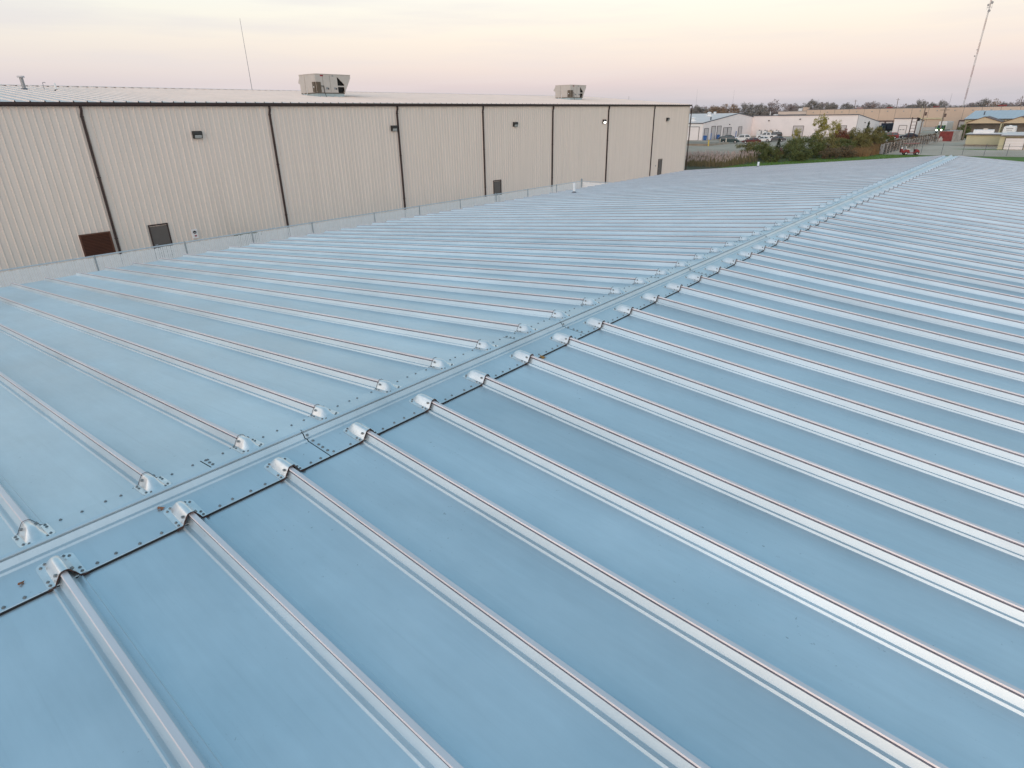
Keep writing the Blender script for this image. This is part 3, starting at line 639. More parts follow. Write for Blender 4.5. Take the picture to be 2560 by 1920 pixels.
# long tan distribution building (C)
Cb = thing('tan_distribution_centre', 'very long tan concrete panel building along the far yard', 'building', (0, 0, 0))
cy = 300.0; ch = 7.85; x = -82.0; k = 0
pw = 5.62; cpm = MB().box(0, pw-.10, 0, .25, 0, ch).mesh('wall_panel', 'tiltup'); jm = MB().box(-.10, 0, .10, .26, 0, ch).mesh('panel_joint', 'trim_dk')
wash = MB().tube((0, -.02, 0), (0, -.16, 0), .22, .2, 10).mesh('wall_light', 'grey')
i = 0
while x < 75:
    o = obj('wall_panel', cpm, Cb, (x, cy, 0)); obj('panel_joint', jm, o)
    obj('wall_light', wash, Cb, (x+pw*.5, cy, ch-1.0)); x += pw; i += 1
cx1 = x
MB().box(-94.0, -82.1, cy+.3, cy+.55, 0, 7.35).build('low_wall', 'tiltup2', Cb)
MB().box(-94.2, -82.1, cy-6, cy+.29, 5.9, 6.2).build('canopy', 'trim_dk', Cb)
MB().box(-94, cx1, cy+.6, cy+70, ch-.5, ch-.3).build('roof', 'roofgrey', Cb)
MB().box(-82.1, cx1, cy-.03, cy+.30, ch+.002, ch+.16).build('coping', 'trim_dk', Cb)
MB().box(-94, -93.7, cy+.6, cy+70, 0, ch-.55).box(cx1-.3, cx1, cy+.6, cy+70, 0, ch-.55).box(-93.6, cx1-.4, cy+69.5, cy+70, 0, ch-.55).build('rear_walls', 'tiltup', Cb)
for x in (-56.5, -53.65, -50.75, -26.2, -23.3, -20.4, -17.5, -14.6):
    f = MB().box(x-.28, x, cy-.30, cy-.01, .0, 3.5).box(x+2.3, x+2.58, cy-.30, cy-.01, 0, 3.5).box(x, x+2.3, cy-.32, cy-.01, 3.05, 3.5).build('dock_door', 'dock_frame', Cb)
    for q in range(4): MB().box(x+.01, x+2.29, cy-.12, cy-.02, 1.0+q*.51, 1.0+q*.51+.49).build('door_section', 'dock_door', f)
MB().box(-39.5, -30, cy-2.2, cy-.35, 0, 1.0).build('dock_platform', 'concrete', Cb)
for x in (-40.6, -32.2): MB().box(x, x+.35, cy-.5, cy-.02, 0, 4.2).build('pilaster', 'yellow_w', Cb)
MB().box(-40.25, -32.2, cy-.45, cy-.03, 3.9, 4.3).build('lintel', 'yellow_w', Cb)
def rtop(x, y, w, d, h, m):
    return MB().box(x, x+w, y, y+d, ch-.3, ch-.3+h).build('roof_unit', m, Cb)
for x, y, w, h, m in ((-85.5, 306, 2.2, 1.4, 'tiltup'), (-87.6, 307, 1.6, 1.0, 'white'), (-66, 315, 2.2, .95, 'tower_r'), (-55, 318, 2.0, .9, 'rust_red'), (-38, 316, 2.0, 1.0, 'rust_red'), (-16.5, 312, 2.6, 1.0, 'rust_red')):
    rtop(x, y, w, 2.2, h, m)
# white cube building (E)
Eb = thing('white_garage', 'small white metal garage with dark trim beyond the vine fence', 'building', (0, 0, 0))
ex0, ex1, ey0, ey1 = -38.9, -32.45, 247.2, 261.0
MB().box(ex0, ex1, ey0, ey0+.15, 0, 4.75).build('front_wall', 'bldg_w2', Eb)
MB().prism([(ey0+.15, 0), (ey1, 0), (ey1, 3.75), (ey0+.15, 4.73)], 'x', ex1-.15, ex1).build('side_wall', 'bldg_w2', Eb)
MB().prism([(ey0+.15, 0), (ey1, 0), (ey1, 3.75), (ey0+.15, 4.73)], 'x', ex0, ex0+.15).build('side_wall', 'bldg_w2', Eb)
MB().prism([(ey0-.2, 4.76), (ey1+.2, 3.76), (ey1+.2, 3.9), (ey0-.2, 4.9)], 'x', ex0-.15, ex1+.15).build('roof', 'roof_w', Eb)
MB().box(ex0-.15, ex1+.15, ey0-.32, ey0-.2, 4.72, 4.93).build('eave_trim', 'trim_dk', Eb); MB().prism([(ey0-.2, 4.72), (ey1+.2, 3.72), (ey1+.2, 3.92), (ey0-.2, 4.92)], 'x', ex1+.15, ex1+.22).build('rake_trim', 'trim_dk', Eb)
MB().box(ex1-.05, ex1+.09, ey0-.12, ey0-.01, 0, 4.7).build('downpipe', 'trim_dk', Eb)
f = garage(Eb, 'y', ey0, -37.1, -35.0, 2.66, 'bldg_w2', 4, -1)
for x in (-36.85, -36.0): MB().box(x, x+.55, ey0-.09, ey0-.072, 1.32, 1.48).build('window', 'glass', f)
# blue roofed shed (F)
Fb = thing('blue_roofed_building', 'building with pale blue metal roof at the right edge', 'building', (0, 0, 0))
fx0 = -20.2; fx1 = 40
MB().prism([(250.0-.4, 4.33), (278, 6.6), (306, 4.33), (306, 4.48), (278, 6.75), (250.0-.4, 4.48)], 'x', fx0, fx1).build('roof', 'blue_roof', Fb)
MB().prism([(250.0, 0), (278, 0), (278, 6.5), (250, 4.3)], 'x', fx0+.3, fx0+.5).build('end_wall', 'yellow_w', Fb)
MB().box(fx0+.5, fx1-.5, 250.0, 250.2, 0, 4.3).build('front_wall', 'yellow_w', Fb); MB().box(fx0-.02, fx1, 249.45, 249.6, 4.26, 4.50).build('gutter', 'trim_dk', Fb)
for x in [fx0+.6+1.22*k for k in range(45)]: MB().prism([(249.62, 4.50), (277.95, 6.77), (277.95, 6.80), (249.62, 4.53)], 'x', x, x+.05).build('roof_rib', 'blue_roof', Fb)
MB().tube((-16.3, 262, 5.4), (-16.3, 262, 6.35), .18, .18, 10).tube((-16.3, 262, 6.35), (-16.3, 262, 6.5), .28, .25, 10).build('flue', 'trim_dk', Fb)
# open carport with twin gables
Cp = thing('twin_gable_carport', 'open carport with two peach coloured gables before blue roof', 'carport', (0, 0, 0))
for a, p_, c in ((-17.15, -13.2, -9.15), (-9.05, -5.2, -1.0), (-.9, 3.0, 7.1)):
    MB().prism([(a, 3.62), (c, 3.62), (c, 3.90), (p_, 5.22), (a, 3.72)], 'y', 225.0, 225.15).build('gable', 'peach', Cp)
    MB().prism([(a-.1, 3.70), (p_, 5.24), (c, 3.90), (c, 4.0), (p_, 5.36), (a-.1, 3.83)], 'y', 224.8, 240).build('roof', 'brown_lou', Cp)
    MB().box(a+.2, c-.2, 231.0, 231.2, 0, 3.7).build('back_wall', 'carport_in', Cp)
for x in (-17.0, -9.1, -.95, 7.0):
    for y in (225.2, 232, 239.2): MB().box(x-.1, x+.1, y, y+.2, 0, 3.61).build('post', 'yellow_w', Cp)
MB().box(-17.3, -17.1, 225.5, 239.7, 0, 3.6).build('side_wall', 'carport_in', Cp)
# low yellow block building (G)
Gb = thing('yellow_block_building', 'low pale yellow building with flat white roof beyond the fence', 'building', (0, 0, 0))
MB().box(-11.5, -5.02, 172.0, 180, 0, 2.36).build('wall', 'yellow_w', Gb); MB().box(-11.8, -5.0, 171.6, 180.3, 2.36, 2.50).build('roof', 'roof_w', Gb); MB().box(-11.8, -5.0, 171.5, 171.595, 2.28, 2.46).build('fascia', 'trim_dk', Gb)
MB().box(-4.98, 30, 160.0, 180, 0, 2.52).build('wall', 'yellow_w', Gb); MB().box(-4.99, 30.3, 159.6, 180.3, 2.52, 2.66).build('roof', 'roof_w', Gb); MB().box(-4.99, 30.3, 159.5, 159.595, 2.44, 2.62).build('fascia', 'trim_dk', Gb)
garage(Gb, 'y', 160.0, -4.0, -1.0, 2.1, 'bldg_w2', 4, -1); garage(Gb, 'y', 160.0, .4, 3.4, 2.1, 'bldg_w2', 4, -1)
MB().box(-11.6, -5.1, 171.5, 171.98, 0, .35).build('plinth', 'platform', Gb)
MB().box(-10.9, -7.3, 176.0, 178.5, 2.5, 3.2).build('roof_unit', 'white', Gb); MB().box(-9.3, -8.5, 177, 177.7, 3.2, 3.45).build('roof_vent', 'cream', Gb)

# ------------------------------------------------------------------ storage container, tanks, bins, bollards, platform
ct = thing('shipping_container', 'weathered red and white shipping container at the fence end', 'container', (-19.1, 193.6, 0), radians(-12))
MB().box(0, 2.9, 0, .08, .1, 2.4).build('red_end', 'rust_red', ct)
MB().box(.05, .95, -.02, -.003, .15, .8).box(.3, .7, -.02, -.003, .8, 1.15).build('white_patch', 'white_old', ct)
bb = MB()
for q in range(20): bb.box(2.82, 2.90 if q % 2 else 2.86, .09+q*.3, .09+(q+1)*.3, .1, 2.4)
bb.build('side_wall', 'white_old', ct)
MB().box(0, .08, .09, 6.09, .1, 2.4).box(.08, 2.82, 6.0, 6.09, .1, 2.4).build('rear_walls', 'rust_red', ct); MB().box(-.03, 2.93, -.03, 6.12, 2.4, 2.5).box(0, 2.9, 0, 6.09, 0, .1).build('roof_and_base', 'white_old', ct)
pf = tag(MB().prism([(-120, 0), (-61.5, 0), (-61.8, .42), (-120, .42)], 'y', 153.2, 165.5).build('loading_kerb', 'platform'), 'low stained concrete platform along the edge of the parking lot', 'platform')
for j, (x, y, lab) in enumerate(((-77.6+1.6, 183.2, 'blue plastic bin at the corner of the white workshop'), (-75.9, 192.6, 'blue plastic bin between doors of the white workshop'))):
    t = thing('waste_bin', lab, 'bin', (x, y, 0), .3*j, 'blue bins at the workshop')
    MB().loft([[(sx*w, sy*w*.9, z) for sx, sy in ((-1, -1), (1, -1), (1, 1), (-1, 1))] for w, z in ((.36, .08), (.45, 1.15))]).build('tub', 'blue', t)
    MB().prism([(-.5, 1.15), (.5, 1.15), (.45, 1.25), (0, 1.36), (-.45, 1.25)], 'y', -.46, .46).build('lid', 'blue', t)
def bollard(x, y, h, r, m, label, group=None):
    b = MB(); b.loft([[(q*cos(2*pi*k/12), q*sin(2*pi*k/12), z) for k in range(12)] for q, z in ((r*1.15, 0), (r*1.15, .06), (r, .08), (r, h-.06), (r*.7, h-.01), (r*.2, h))])
    tag(b.build('bollard', m, None, (x, y, 0), True), label, 'bollard', group)
bollard(-61.7, 152.7, 1.35, .17, 'yellow', 'thick yellow bollard before the concrete platform')
bollard(-64.6, 166.8, 1.2, .10, 'cream', 'cream bollard left of the two beside dark green van'); bollard(-62.9, 166.6, 1.35, .14, 'cream', 'cream bollard right of the two beside dark green van')
bollard(-76.2, 187.9, 1.9, .13, 'blue', 'tall blue post beside nearest workshop door'); bollard(-76.2, 207.5, 1.9, .13, 'blue', 'tall blue post beside the farther workshop doors')
TL = ('leftmost', 'second from left', 'third from left', 'rightmost')
for q in range(4):
    x = -73.4+q*1.85
    t = thing('storage_tank', 'white caged storage tank, %s of four against white building' % TL[q], 'tank', (x, 220.8, 0), 0, 'white tanks in a row')
    MB().box(-.72, .72, -.7, .7, .2, 1.75).build('tank', 'white' if q != 2 else 'cream', t); MB().tube((0, 0, 1.75), (0, 0, 1.95), .3, .26, 12).build('cap', 'dark', t)
    MB().box(-.8, .8, -.75, .75, 0, .19).build('pallet', 'wood', t)
    MB().box(.74, .86, -.73, -.60, 0, 1.8).build('cage_post', 'door_gap', t)

# ------------------------------------------------------------------ vehicles
wheel_cache = {}
def wheelm(r, w):
    if (r, w) not in wheel_cache:
        t = MB(); t.loft([[(q*cos(2*pi*k/20), yy, q*sin(2*pi*k/20)) for k in range(20)] for q, yy in ((r*.6, -w/2), (r*.94, -w/2), (r, -w*.3), (r, w*.3), (r*.94, w/2), (r*.6, w/2))])
        m = MB(); m.tube((0, -w/2-.005, 0), (0, w/2+.005, 0), r*.52, r*.52, 16); m.tube((0, -w/2-.02, 0), (0, w/2+.02, 0), r*.2, r*.2, 8)
        wheel_cache[(r, w)] = (t.mesh('wheel', 'tyre'), m.mesh('rim', 'rim'))
    return wheel_cache[(r, w)]
def paint(name, c): 
    M[name] = mat(name, c, .28, .15, .04, 1, spec=.6); return name
VEH = {
 # length, half width, lower outline (x from nose 0 to tail), cabin stations
 'sedan': dict(L=4.75, hw=.90, low=[(0, .45), (.05, .62), (.35, .74), (1.3, .90), (3.75, .98), (4.6, .94), (4.75, .70), (4.72, .42)], cab=[(1.25, .90), (2.05, 1.40), (3.05, 1.44), (3.55, 1.36), (4.2, .97)], wheels=(.95, 3.75), r=.32),
 'suv': dict(L=4.75, hw=.95, low=[(0, .50), (.03, .75), (.25, .95), (1.35, 1.08), (4.6, 1.12), (4.75, .85), (4.72, .48)], cab=[(1.25, 1.07), (1.95, 1.70), (3.9, 1.74), (4.35, 1.66), (4.66, 1.12)], wheels=(.95, 3.8), r=.37),
 'van': dict(L=5.0, hw=.98, low=[(0, .45), (.03, .70), (.25, .86), (1.1, 1.02), (4.85, 1.08), (5.0, .8), (4.97, .45)], cab=[(.95, 1.0), (1.75, 1.70), (4.2, 1.76), (4.65, 1.70), (4.92, 1.08)], wheels=(.95, 3.95), r=.34),
 'pickup': dict(L=5.8, hw=1.0, low=[(0, .55), (.03, .85), (.2, 1.05), (1.5, 1.16), (5.75, 1.18), (5.8, .9), (5.78, .55)], cab=[(1.4, 1.15), (2.1, 1.82), (3.4, 1.86), (3.85, 1.80), (4.05, 1.17)], wheels=(1.05, 4.5), r=.40),
}
def car(kind, colour, x, y, rz, label, group, name='parked_car', cat='car'):
    v = VEH[kind]; hw = v['hw']; L = v['L']
    t = thing(name, label, cat, (x, y, 0.01), rz, group)
    low = v['low']; bot = [(low[-1][0], .28), (L*.5, .24), (.02, .28)]
    poly = low+bot
    def ring(yy, ins): 
        cxm = L/2
        return [(cxm+(px-cxm)*(1-ins*.06), yy, pz-(ins*.05 if pz > .6 else -ins*.03)) for px, pz in poly]
    b = MB(); b.loft([ring(-hw, 1), ring(-hw+.10, .15), ring(-hw+.3, 0), ring(hw-.3, 0), ring(hw-.10, .15), ring(hw, 1)]); b.build('body', colour, t, smooth=False)
    cab = v['cab']; zb = cab[0][1]
    # glasshouse
    g = MB(); c0, c1, c2, c3, c4 = cab
    base = hw*.90; top = hw*.72
    def sidep(yb, yt): return [(c0[0], yb, c0[1]-.03), (c1[0], yt, c1[1]-.05), (c2[0], yt, c2[1]-.05), (c3[0], yt, c3[1]-.05), (c4[0], yb, c4[1]-.03)]
    A_ = sidep(-base, -top); B_ = sidep(base, top)
    g.add(A_+B_, [(0, 1, 2, 3, 4)[::-1], (5, 6, 7, 8, 9), (0, 1, 6, 5), (1, 2, 7, 6), (2, 3, 8, 7), (3, 4, 9, 8)]); g.build('windows', 'glass', t)
    r = MB()
    rf = [(c1[0]-.05, c1[1]-.06), (c1[0]+.08, c1[1]), (c2[0], c2[1]), (c3[0], c3[1]), (c3[0]+.06, c3[1]-.07)]
    r.loft([[(px, yy, pz-dz) for px, pz in rf] + [(px, yy, pz-dz-.05) for px, pz in rf[::-1]] for yy, dz in ((-top-.02, .05), (-top+.12, 0), (top-.12, 0), (top+.02, .05))]); r.build('roof', colour, t)
    for sg in (-1, 1):
        p = MB()
        for (xa, za), (xb, zb2), w in ((c0, c1, .07), (c4, c3, .10), ((c0[0]*.45+c4[0]*.55, c0[1]), (c1[0]*.5+c3[0]*.5, c2[1]), .09)):
            p.add([(xa-w, sg*(base+.012), za-.05), (xa+w, sg*(base+.012), za-.05), (xb+w, sg*(top+.012), zb2-.05), (xb-w, sg*(top+.012), zb2-.05)], [(0, 1, 2, 3)])
        p.build('pillars', colour, t)
    if kind == 'pickup': MB().box(4.12, 5.68, -hw+.12, hw-.12, 1.17, 1.19).build('bed_liner', 'dark', t)
    me, rm = wheelm(v['r'], .22)
    for wx in v['wheels']:
        for sg in (-1, 1):
            MB().tube((wx, sg*(hw-.02), v['r']+.03), (wx, sg*(hw+.004), v['r']+.03), v['r']*1.18, v['r']*1.18, 18).build('wheel_arch', 'dark', t)
            w = obj('wheel', me, t, (wx, sg*(hw-.09), v['r'])); obj('rim', rm, w)
    zz = low[2][1]-.10
    for sg in (-1, 1):
        MB().box(.02, .22, sg*hw*.72-.16, sg*hw*.72+.16, zz-.10, zz+.04).build('headlight', 'hl', t)
        MB().box(L-.12, L+.012, sg*hw*.80-.10, sg*hw*.80+.10, zz-.05, zz+.16).build('tail_light', 'tl', t)
    MB().box(-.05, .12, -hw*.92, hw*.92, .36, .52).build('bumper', 'dark' if kind != 'pickup' else 'rim', t); MB().box(L-.1, L+.05, -hw*.92, hw*.92, .38, .54).build('bumper', 'dark', t)
    return t
paint('p_teal', (.015, .05, .055)); paint('p_maroon', (.10, .02, .022)); paint('p_white', (.72, .72, .72)); paint('p_grey', (.09, .09, .10)); paint('p_black', (.018, .018, .02))
paint('p_red', (.24, .02, .028)); paint('p_silver', (.42, .44, .47)); paint('p_navy', (.02, .025, .045)); paint('p_cream', (.55, .52, .48))
grp = 'cars in the workshop parking lot'
D = radians(18)
car('van', 'p_teal', -60.6, 169.8, D+pi, 'dark green minivan parked beside cream bollards', grp)
car('sedan', 'p_maroon', -59.5, 168.6, D, 'maroon sedan parked nose to nose with the green minivan', grp)
car('suv', 'p_white', -66.3, 179.5, D+radians(8), 'white sport utility vehicle parked behind the maroon sedan', grp)
car('sedan', 'p_white', -59.9, 177.6, D, 'white sedan parked behind the maroon car\'s tail', grp)
car('sedan', 'p_grey', -57.2, 181.0, D, 'dark grey sedan parked right of the white cars', grp)
car('sedan', 'p_black', -73.5, 187.0, D, 'black sedan parked behind the green minivan', grp)
car('pickup', 'p_white', -66.2, 198.0, radians(12), 'white crew cab pickup truck parked near the white wall', grp, 'parked_truck', 'pickup truck')
car('suv', 'p_black', -66.0, 205.5, radians(16), 'black truck cab showing behind the white pickup', grp, 'parked_truck', 'truck')
grp2 = 'vehicles by the small white garage'
car('suv', 'p_red', -34.6, 204.8, radians(20), 'red vehicle parked behind the vine covered fence', grp2)
car('sedan', 'p_silver', -36.8, 199.5, radians(-25), 'silver car half hidden by shrubs near red vehicle', grp2)
car('sedan', 'p_navy', -31.0, 212.0, radians(20), 'dark blue car parked right of the red vehicle', grp2)
def box_truck(x, y, rz, label, cabm, boxm, lit, name='box_truck', hb=3.55):
    t = thing(name, label, 'truck', (x, y, 0), rz, None)
    MB().prism([(0, .45), (0, 1.35), (.55, 1.55), (1.0, 2.35), (2.0, 2.4), (2.0, .45)], 'y', -1.05, 1.05).build('cab', cabm, t)
    MB().add([(.535, -.9, 1.58), (.535, .9, 1.58), (.965, .82, 2.30), (.965, -.82, 2.30)], [(0, 1, 2, 3)]).build('windscreen', 'glass', t)
    for sg in (-1, 1):
        MB().add([(.75, sg*1.056, 1.5), (1.85, sg*1.056, 1.5), (1.85, sg*1.056, 2.2), (1.05, sg*1.056, 2.2)], [(0, 1, 2, 3)]).build('side_window', 'glass', t)
        MB().tube((-.035, sg*.72, .95), (.04, sg*.72, .95), .17, .17, 14).build('headlight', 'hl_on' if lit else 'hl', t)
        MB().box(.3, .42, sg*1.25-.1, sg*1.25+.1, 1.6, 2.1).build('mirror', 'dark', t)
    MB().box(2.08, 8.0, -1.22, 1.22, .95, hb).build('cargo_box', boxm, t); MB().box(2.0, 8.0, -.5, .5, .55, .94).build('chassis', 'dark', t); MB().box(-.12, .0, -1.05, 1.05, .45, .75).build('bumper', 'p_silver', t)
    me, rm = wheelm(.5, .28)
    for wx in (1.0, 6.2):
        for sg in (-1, 1): w = obj('wheel', me, t, (wx, sg*1.0, .5)); obj('rim', rm, w)
    return t
M['p_green'] = mat('p_green', (.10, .25, .06), .4, 0, .05, 1)
box_truck(-27.6, 262.0, radians(78), 'white box truck with both headlights shining towards the camera', 'p_green', 'bldg_w2', True)
box_truck(-22.2, 284.0, radians(80), 'grey truck parked beside the truck with lit headlights', 'p_silver', 'p_silver', False)
box_truck(-45.6, 262.0, radians(62), 'dark navy truck parked left of the small white garage', 'p_navy', 'p_navy', False, hb=3.1)
# caravan under the carport
cv = thing('caravan', 'white caravan with rounded top standing before the carport', 'caravan', (-7.75, 214.5, 0))
MB().prism([(0, .5), (2.62, .5), (2.66, 1.8), (2.58, 2.85), (2.35, 3.1), (.28, 3.1), (.06, 2.85), (-.04, 1.8)], 'y', 0, 5.6).build('body', 'white', cv)
MB().box(.62, 2.05, -.03, -.002, 2.42, 2.60).build('window_band', 'grey', cv); MB().box(.75, 1.95, -.03, -.002, 1.98, 2.08).build('stripe', 'grey', cv)
MB().box(1.0, 1.6, 1.0, 1.7, 3.1, 3.32).build('roof_vent', 'white', cv)
me, rm = wheelm(.34, .2)
for sg in (.1, 2.5): w = obj('wheel', me, cv, (sg, 3.2, .34), radians(90)); obj('rim', rm, w)
# red cart with canopy
gc = thing('golf_cart', 'red utility cart with thin canopy parked by the near fence', 'cart', (-17.35, 134.9, 0.01), radians(27))
MB().prism([(.0, .35), (0, .78), (.35, .92), (.95, .90), (1.1, .62), (1.1, .35)], 'y', -.55, .55).build('rear_body', 'p_red', gc)
MB().prism([(1.1, .30), (1.1, .42), (2.1, .42), (2.1, .30)], 'y', -.55, .55).build('floor', 'p_red', gc)
MB().prism([(2.05, .35), (2.0, .95), (2.2, 1.0), (2.62, .80), (2.75, .45), (2.7, .35)], 'y', -.52, .52).build('front_cowl', 'p_red', gc)
MB().box(.55, 1.15, -.5, .5, .90, 1.02).build('seat', 'p_cream', gc); MB().prism([(.48, 1.02), (.58, 1.02), (.45, 1.45), (.36, 1.45)], 'y', -.5, .5).build('backrest', 'white', gc)
MB().box(-.28, .0, -.4, .4, .40, 1.05).build('rear_box', 'p_red', gc); MB().tube((-.14, -.15, 1.05), (-.14, -.15, 1.32), .15, .14, 12).build('white_bucket', 'white', gc)
MB().tube((2.05, .1, .95), (1.72, .1, 1.15), .02, .02, 6).tube((1.75, -.1, 1.12), (1.72, .3, 1.18), .02, .02, 6).build('steering', 'dark', gc)
for px, pz in ((.45, .9), (2.15, .95)):
    for sg in (-.5, .5): MB().tube((px, sg, pz), (px+(.05 if px < 1 else -.15), sg, 1.92), .02, .02, 6).build('canopy_post', 'p_cream' if px < 1 else 'dark', gc)
MB().box(.05, 2.35, -.6, .6, 1.92, 1.98).build('canopy', 'p_red', gc)
me, rm = wheelm(.27, .2)
for wx in (.55, 2.35):
    for sg in (-1, 1): w = obj('wheel', me, gc, (wx, sg*.52, .27)); obj('rim', rm, w)

# ------------------------------------------------------------------ fences beyond, poles, masts
vf = thing('vine_fence', 'chain link fence overgrown with dry brown vines beside the yard', 'fence', (-20.5, 135.6, 0))
dx, dy = 1.9, 51.5; NP = 20
for k in range(NP+1):
    t_ = k/NP; MB().tube((dx*t_, dy*t_, 0), (dx*t_+.02, dy*t_, 1.85), .055, .055, 8).build('post', 'post_lt', vf)
MB().tube((0, 0, 1.83), (dx, dy, 1.83), .025, .025, 6).build('top_rail', 'post_lt', vf)
MB().box(-.55, .12, -.10, -.03, .05, 1.75).build('end_panel', 'grey', vf)
wm = MB()
for k in range(250):
    y = dy*k/250; 
    for d in (1, -1): wm.tube((dx*k/250, y, .05 if d > 0 else 1.8), (dx*(k+7)/250, y+dy*7/250, 1.8 if d > 0 else .05), .004, .004, 3, False)
tag(wm.build('wire_mesh', 'fence_g', vf), kind='stuff')
rv = random.Random(11)
def leafcards(b, c, n, spread, size, flat=.5, rnd=rv):
    for _ in range(n):
        while True:
            p = Vector((rnd.uniform(-1, 1), rnd.uniform(-1, 1), rnd.uniform(-1, 1)))
            if p.length < 1: break
        p = Vector((c[0]+p.x*spread[0], c[1]+p.y*spread[1], c[2]+p.z*spread[2]))
        a = Vector((rnd.gauss(0, 1), rnd.gauss(0, 1), rnd.gauss(0, flat))).normalized(); q = a.orthogonal().normalized(); w = a.cross(q)
        th = rnd.uniform(0, 2*pi); u = (q*cos(th)+w*sin(th)); v2 = a.cross(u); s_ = size*rnd.uniform(.6, 1.4)
        b.add([p-u*s_, p+v2*s_*.45-u*.1*s_, p+u*s_, p-v2*s_*.45+u*.1*s_], [(0, 1, 2, 3)])
vn = MB()
for k in range(720):
    t_ = rv.random(); thick = rv.uniform(.15, .42)
    z = 1.45+rv.uniform(-.9, .55) if rv.random() < .75 else rv.uniform(.2, 1.2)
    leafcards(vn, (dx*t_-.12+rv.uniform(-.35, .05), dy*t_, z), 16, (thick, .6, thick), .10)
tag(vn.build('dry_vines', 'vine', vf), kind='stuff')
nf = thing('yard_fence', 'thin chain link fence with dark posts along the lawn edge', 'fence', (-14.7, 137.6, 0))
for k in range(15):
    x = 3.12*k; MB().tube((x, 0, 0), (x, 0, 1.95), .035, .035, 8).build('post', 'trim_dk', nf)
MB().tube((0, 0, 1.62), (44, 0, 1.62), .02, .02, 6).build('top_rail', 'trim_dk', nf)
wm = MB()
for k in range(150):
    for d in (1, -1): wm.tube((44*k/150, 0, .05 if d > 0 else 1.6), (44*(k+5)/150, 0, 1.6 if d > 0 else .05), .003, .003, 3, False)
tag(wm.build('wire_mesh', 'fence_g', nf), kind='stuff')
def upole(x, y, h, label, lean=0, transformer=None, arm=True, r=.16, m='wood', lamp=False, group='utility poles around the yard'):
    t = thing('utility_pole', label, 'pole', (x, y, 0), 0, group)
    MB().tube((0, 0, 0), (lean*h, 0, h), r, r*.62, 10).build('pole', m, t)
    if arm: MB().box(-.95+lean*h, .95+lean*h, -.05, .05, h-.75, h-.63).build('crossarm', m, t)
    if transformer: MB().tube((.36+lean*h, 0, transformer), (.36+lean*h, 0, transformer+.75), .22, .22, 12).build('transformer', 'dock_frame', t)
    if lamp: MB().path([(lean*h, 0, h-.15), (-1.6, 0, h+.05), (-2.2, 0, h+.0)], .04, 6).build('lamp_arm', 'grey', t)
upole(-22.05, 183.2, 8.45, 'wooden utility pole with dark transformer behind vine fence', transformer=6.1)
upole(-18.8, 189.3, 7.95, 'wooden utility pole with transformer and lamp arm beside container', transformer=5.7, lamp=True)
upole(-39.0, 297.0, 8.5, 'pale steel lamp pole in front of the tan building', arm=False, r=.13, m='yellow_w')
upole(-14.9, 202.3, 3.9, 'short grey timber post at the corner of the carport yard', arm=False, r=.18)
hf = thing('double_pole_rack', 'pair of dark timber poles joined by rungs like a ladder', 'pole', (-24.6, 185.6, 0))
for xx in (0, 1.05): MB().tube((xx, xx*.4, 0), (xx, xx*.4, 5.75), .13, .10, 8).build('pole', 'wood_red', hf)
for k in range(7): MB().tube((0, 0, 1.1+k*.72), (1.05, .42, 1.1+k*.72), .045, .045, 6).build('rung', 'wood_red', hf)
MB().tube((1.35, .4, 4.9), (1.35, .4, 5.6), .24, .24, 12).build('transformer', 'dark', hf)
for x, y, h, lab in ((-90, 420, 12.9, 'leftmost distant pole above the tan building'), (-68.7, 420, 13.1, 'distant leaning pole right of centre above the tan building'), (-14.2, 420, 12.8, 'distant pole at the right edge of the picture')):
    upole(x, y, h, lab, lean=-.03, r=.22, group='distant poles on the skyline')
def thin_mast(x, y, h, r, label, dishes=()):
    t = thing('radio_mast', label, 'mast', (x, y, 0), 0, 'thin radio masts on the horizon')
    MB().tube((0, 0, 0), (0, 0, h), r, r*.5, 5).build('mast', 'mast', t)
    for z in dishes: MB().tube((-.3, 0, z), (.6, 0, z+.6), .25, .5, 8).build('antenna', 'mast', t)
thin_mast(-763.5, 420, 116, .42, 'tall thin radio mast rising above the left part of the warehouse')
thin_mast(-224, 500, 24.2, .09, 'very thin mast just right of the warehouse'); thin_mast(-202, 520, 23.5, .09, 'very thin mast above the orange brown trees')
thin_mast(-51.5, 480, 15.8, .12, 'very thin mast left of the tall lattice tower'); thin_mast(-227.7, 400, 18.4, .22, 'stubby antenna mast above the right end of the warehouse roof', (15.2,))
# guyed lattice tower, red and white bands
lt = thing('lattice_tower', 'tall red and white lattice radio tower leaning out of frame', 'tower', (-48.2, 520, 0))
TH = 71.0; nb = 11; w = .42
for q in range(nb):
    z0, z1 = TH*q/nb, TH*(q+1)/nb; b = MB()
    cs = [(w*cos(a), w*sin(a)) for a in (pi/2, pi/2+2*pi/3, pi/2+4*pi/3)]
    for c in cs: b.tube((c[0], c[1], z0), (c[0], c[1], z1), .07, .07, 5)
    n = 6
    for k in range(n):
        za, zb_ = z0+(z1-z0)*k/n, z0+(z1-z0)*(k+1)/n
        for i in range(3):
            a, c = cs[i], cs[(i+1) % 3]
            b.tube((a[0], a[1], za), (c[0], c[1], zb_), .035, .035, 4, False); b.tube((a[0], a[1], za), (c[0], c[1], za), .03, .03, 4, False)
    b.build('tower_section', 'tower_r' if q % 2 == 0 else 'tower_w', lt)
for (ox, oz, r) in ((.8, 66.3, .75), (-.8, 65.2, .6), (.35, 62.0, .75), (-.9, 37.5, .4), (-.5, 41, .3)):
    b = MB(); b.loft([[(ox+q*cos(2*pi*k/16), -.5-dd, oz+q*sin(2*pi*k/16)) for k in range(16)] for q, dd in ((r*.2, 0), (r*.7, .12), (r, .3), (r, .55))]); b.build('dish', 'grey', lt)
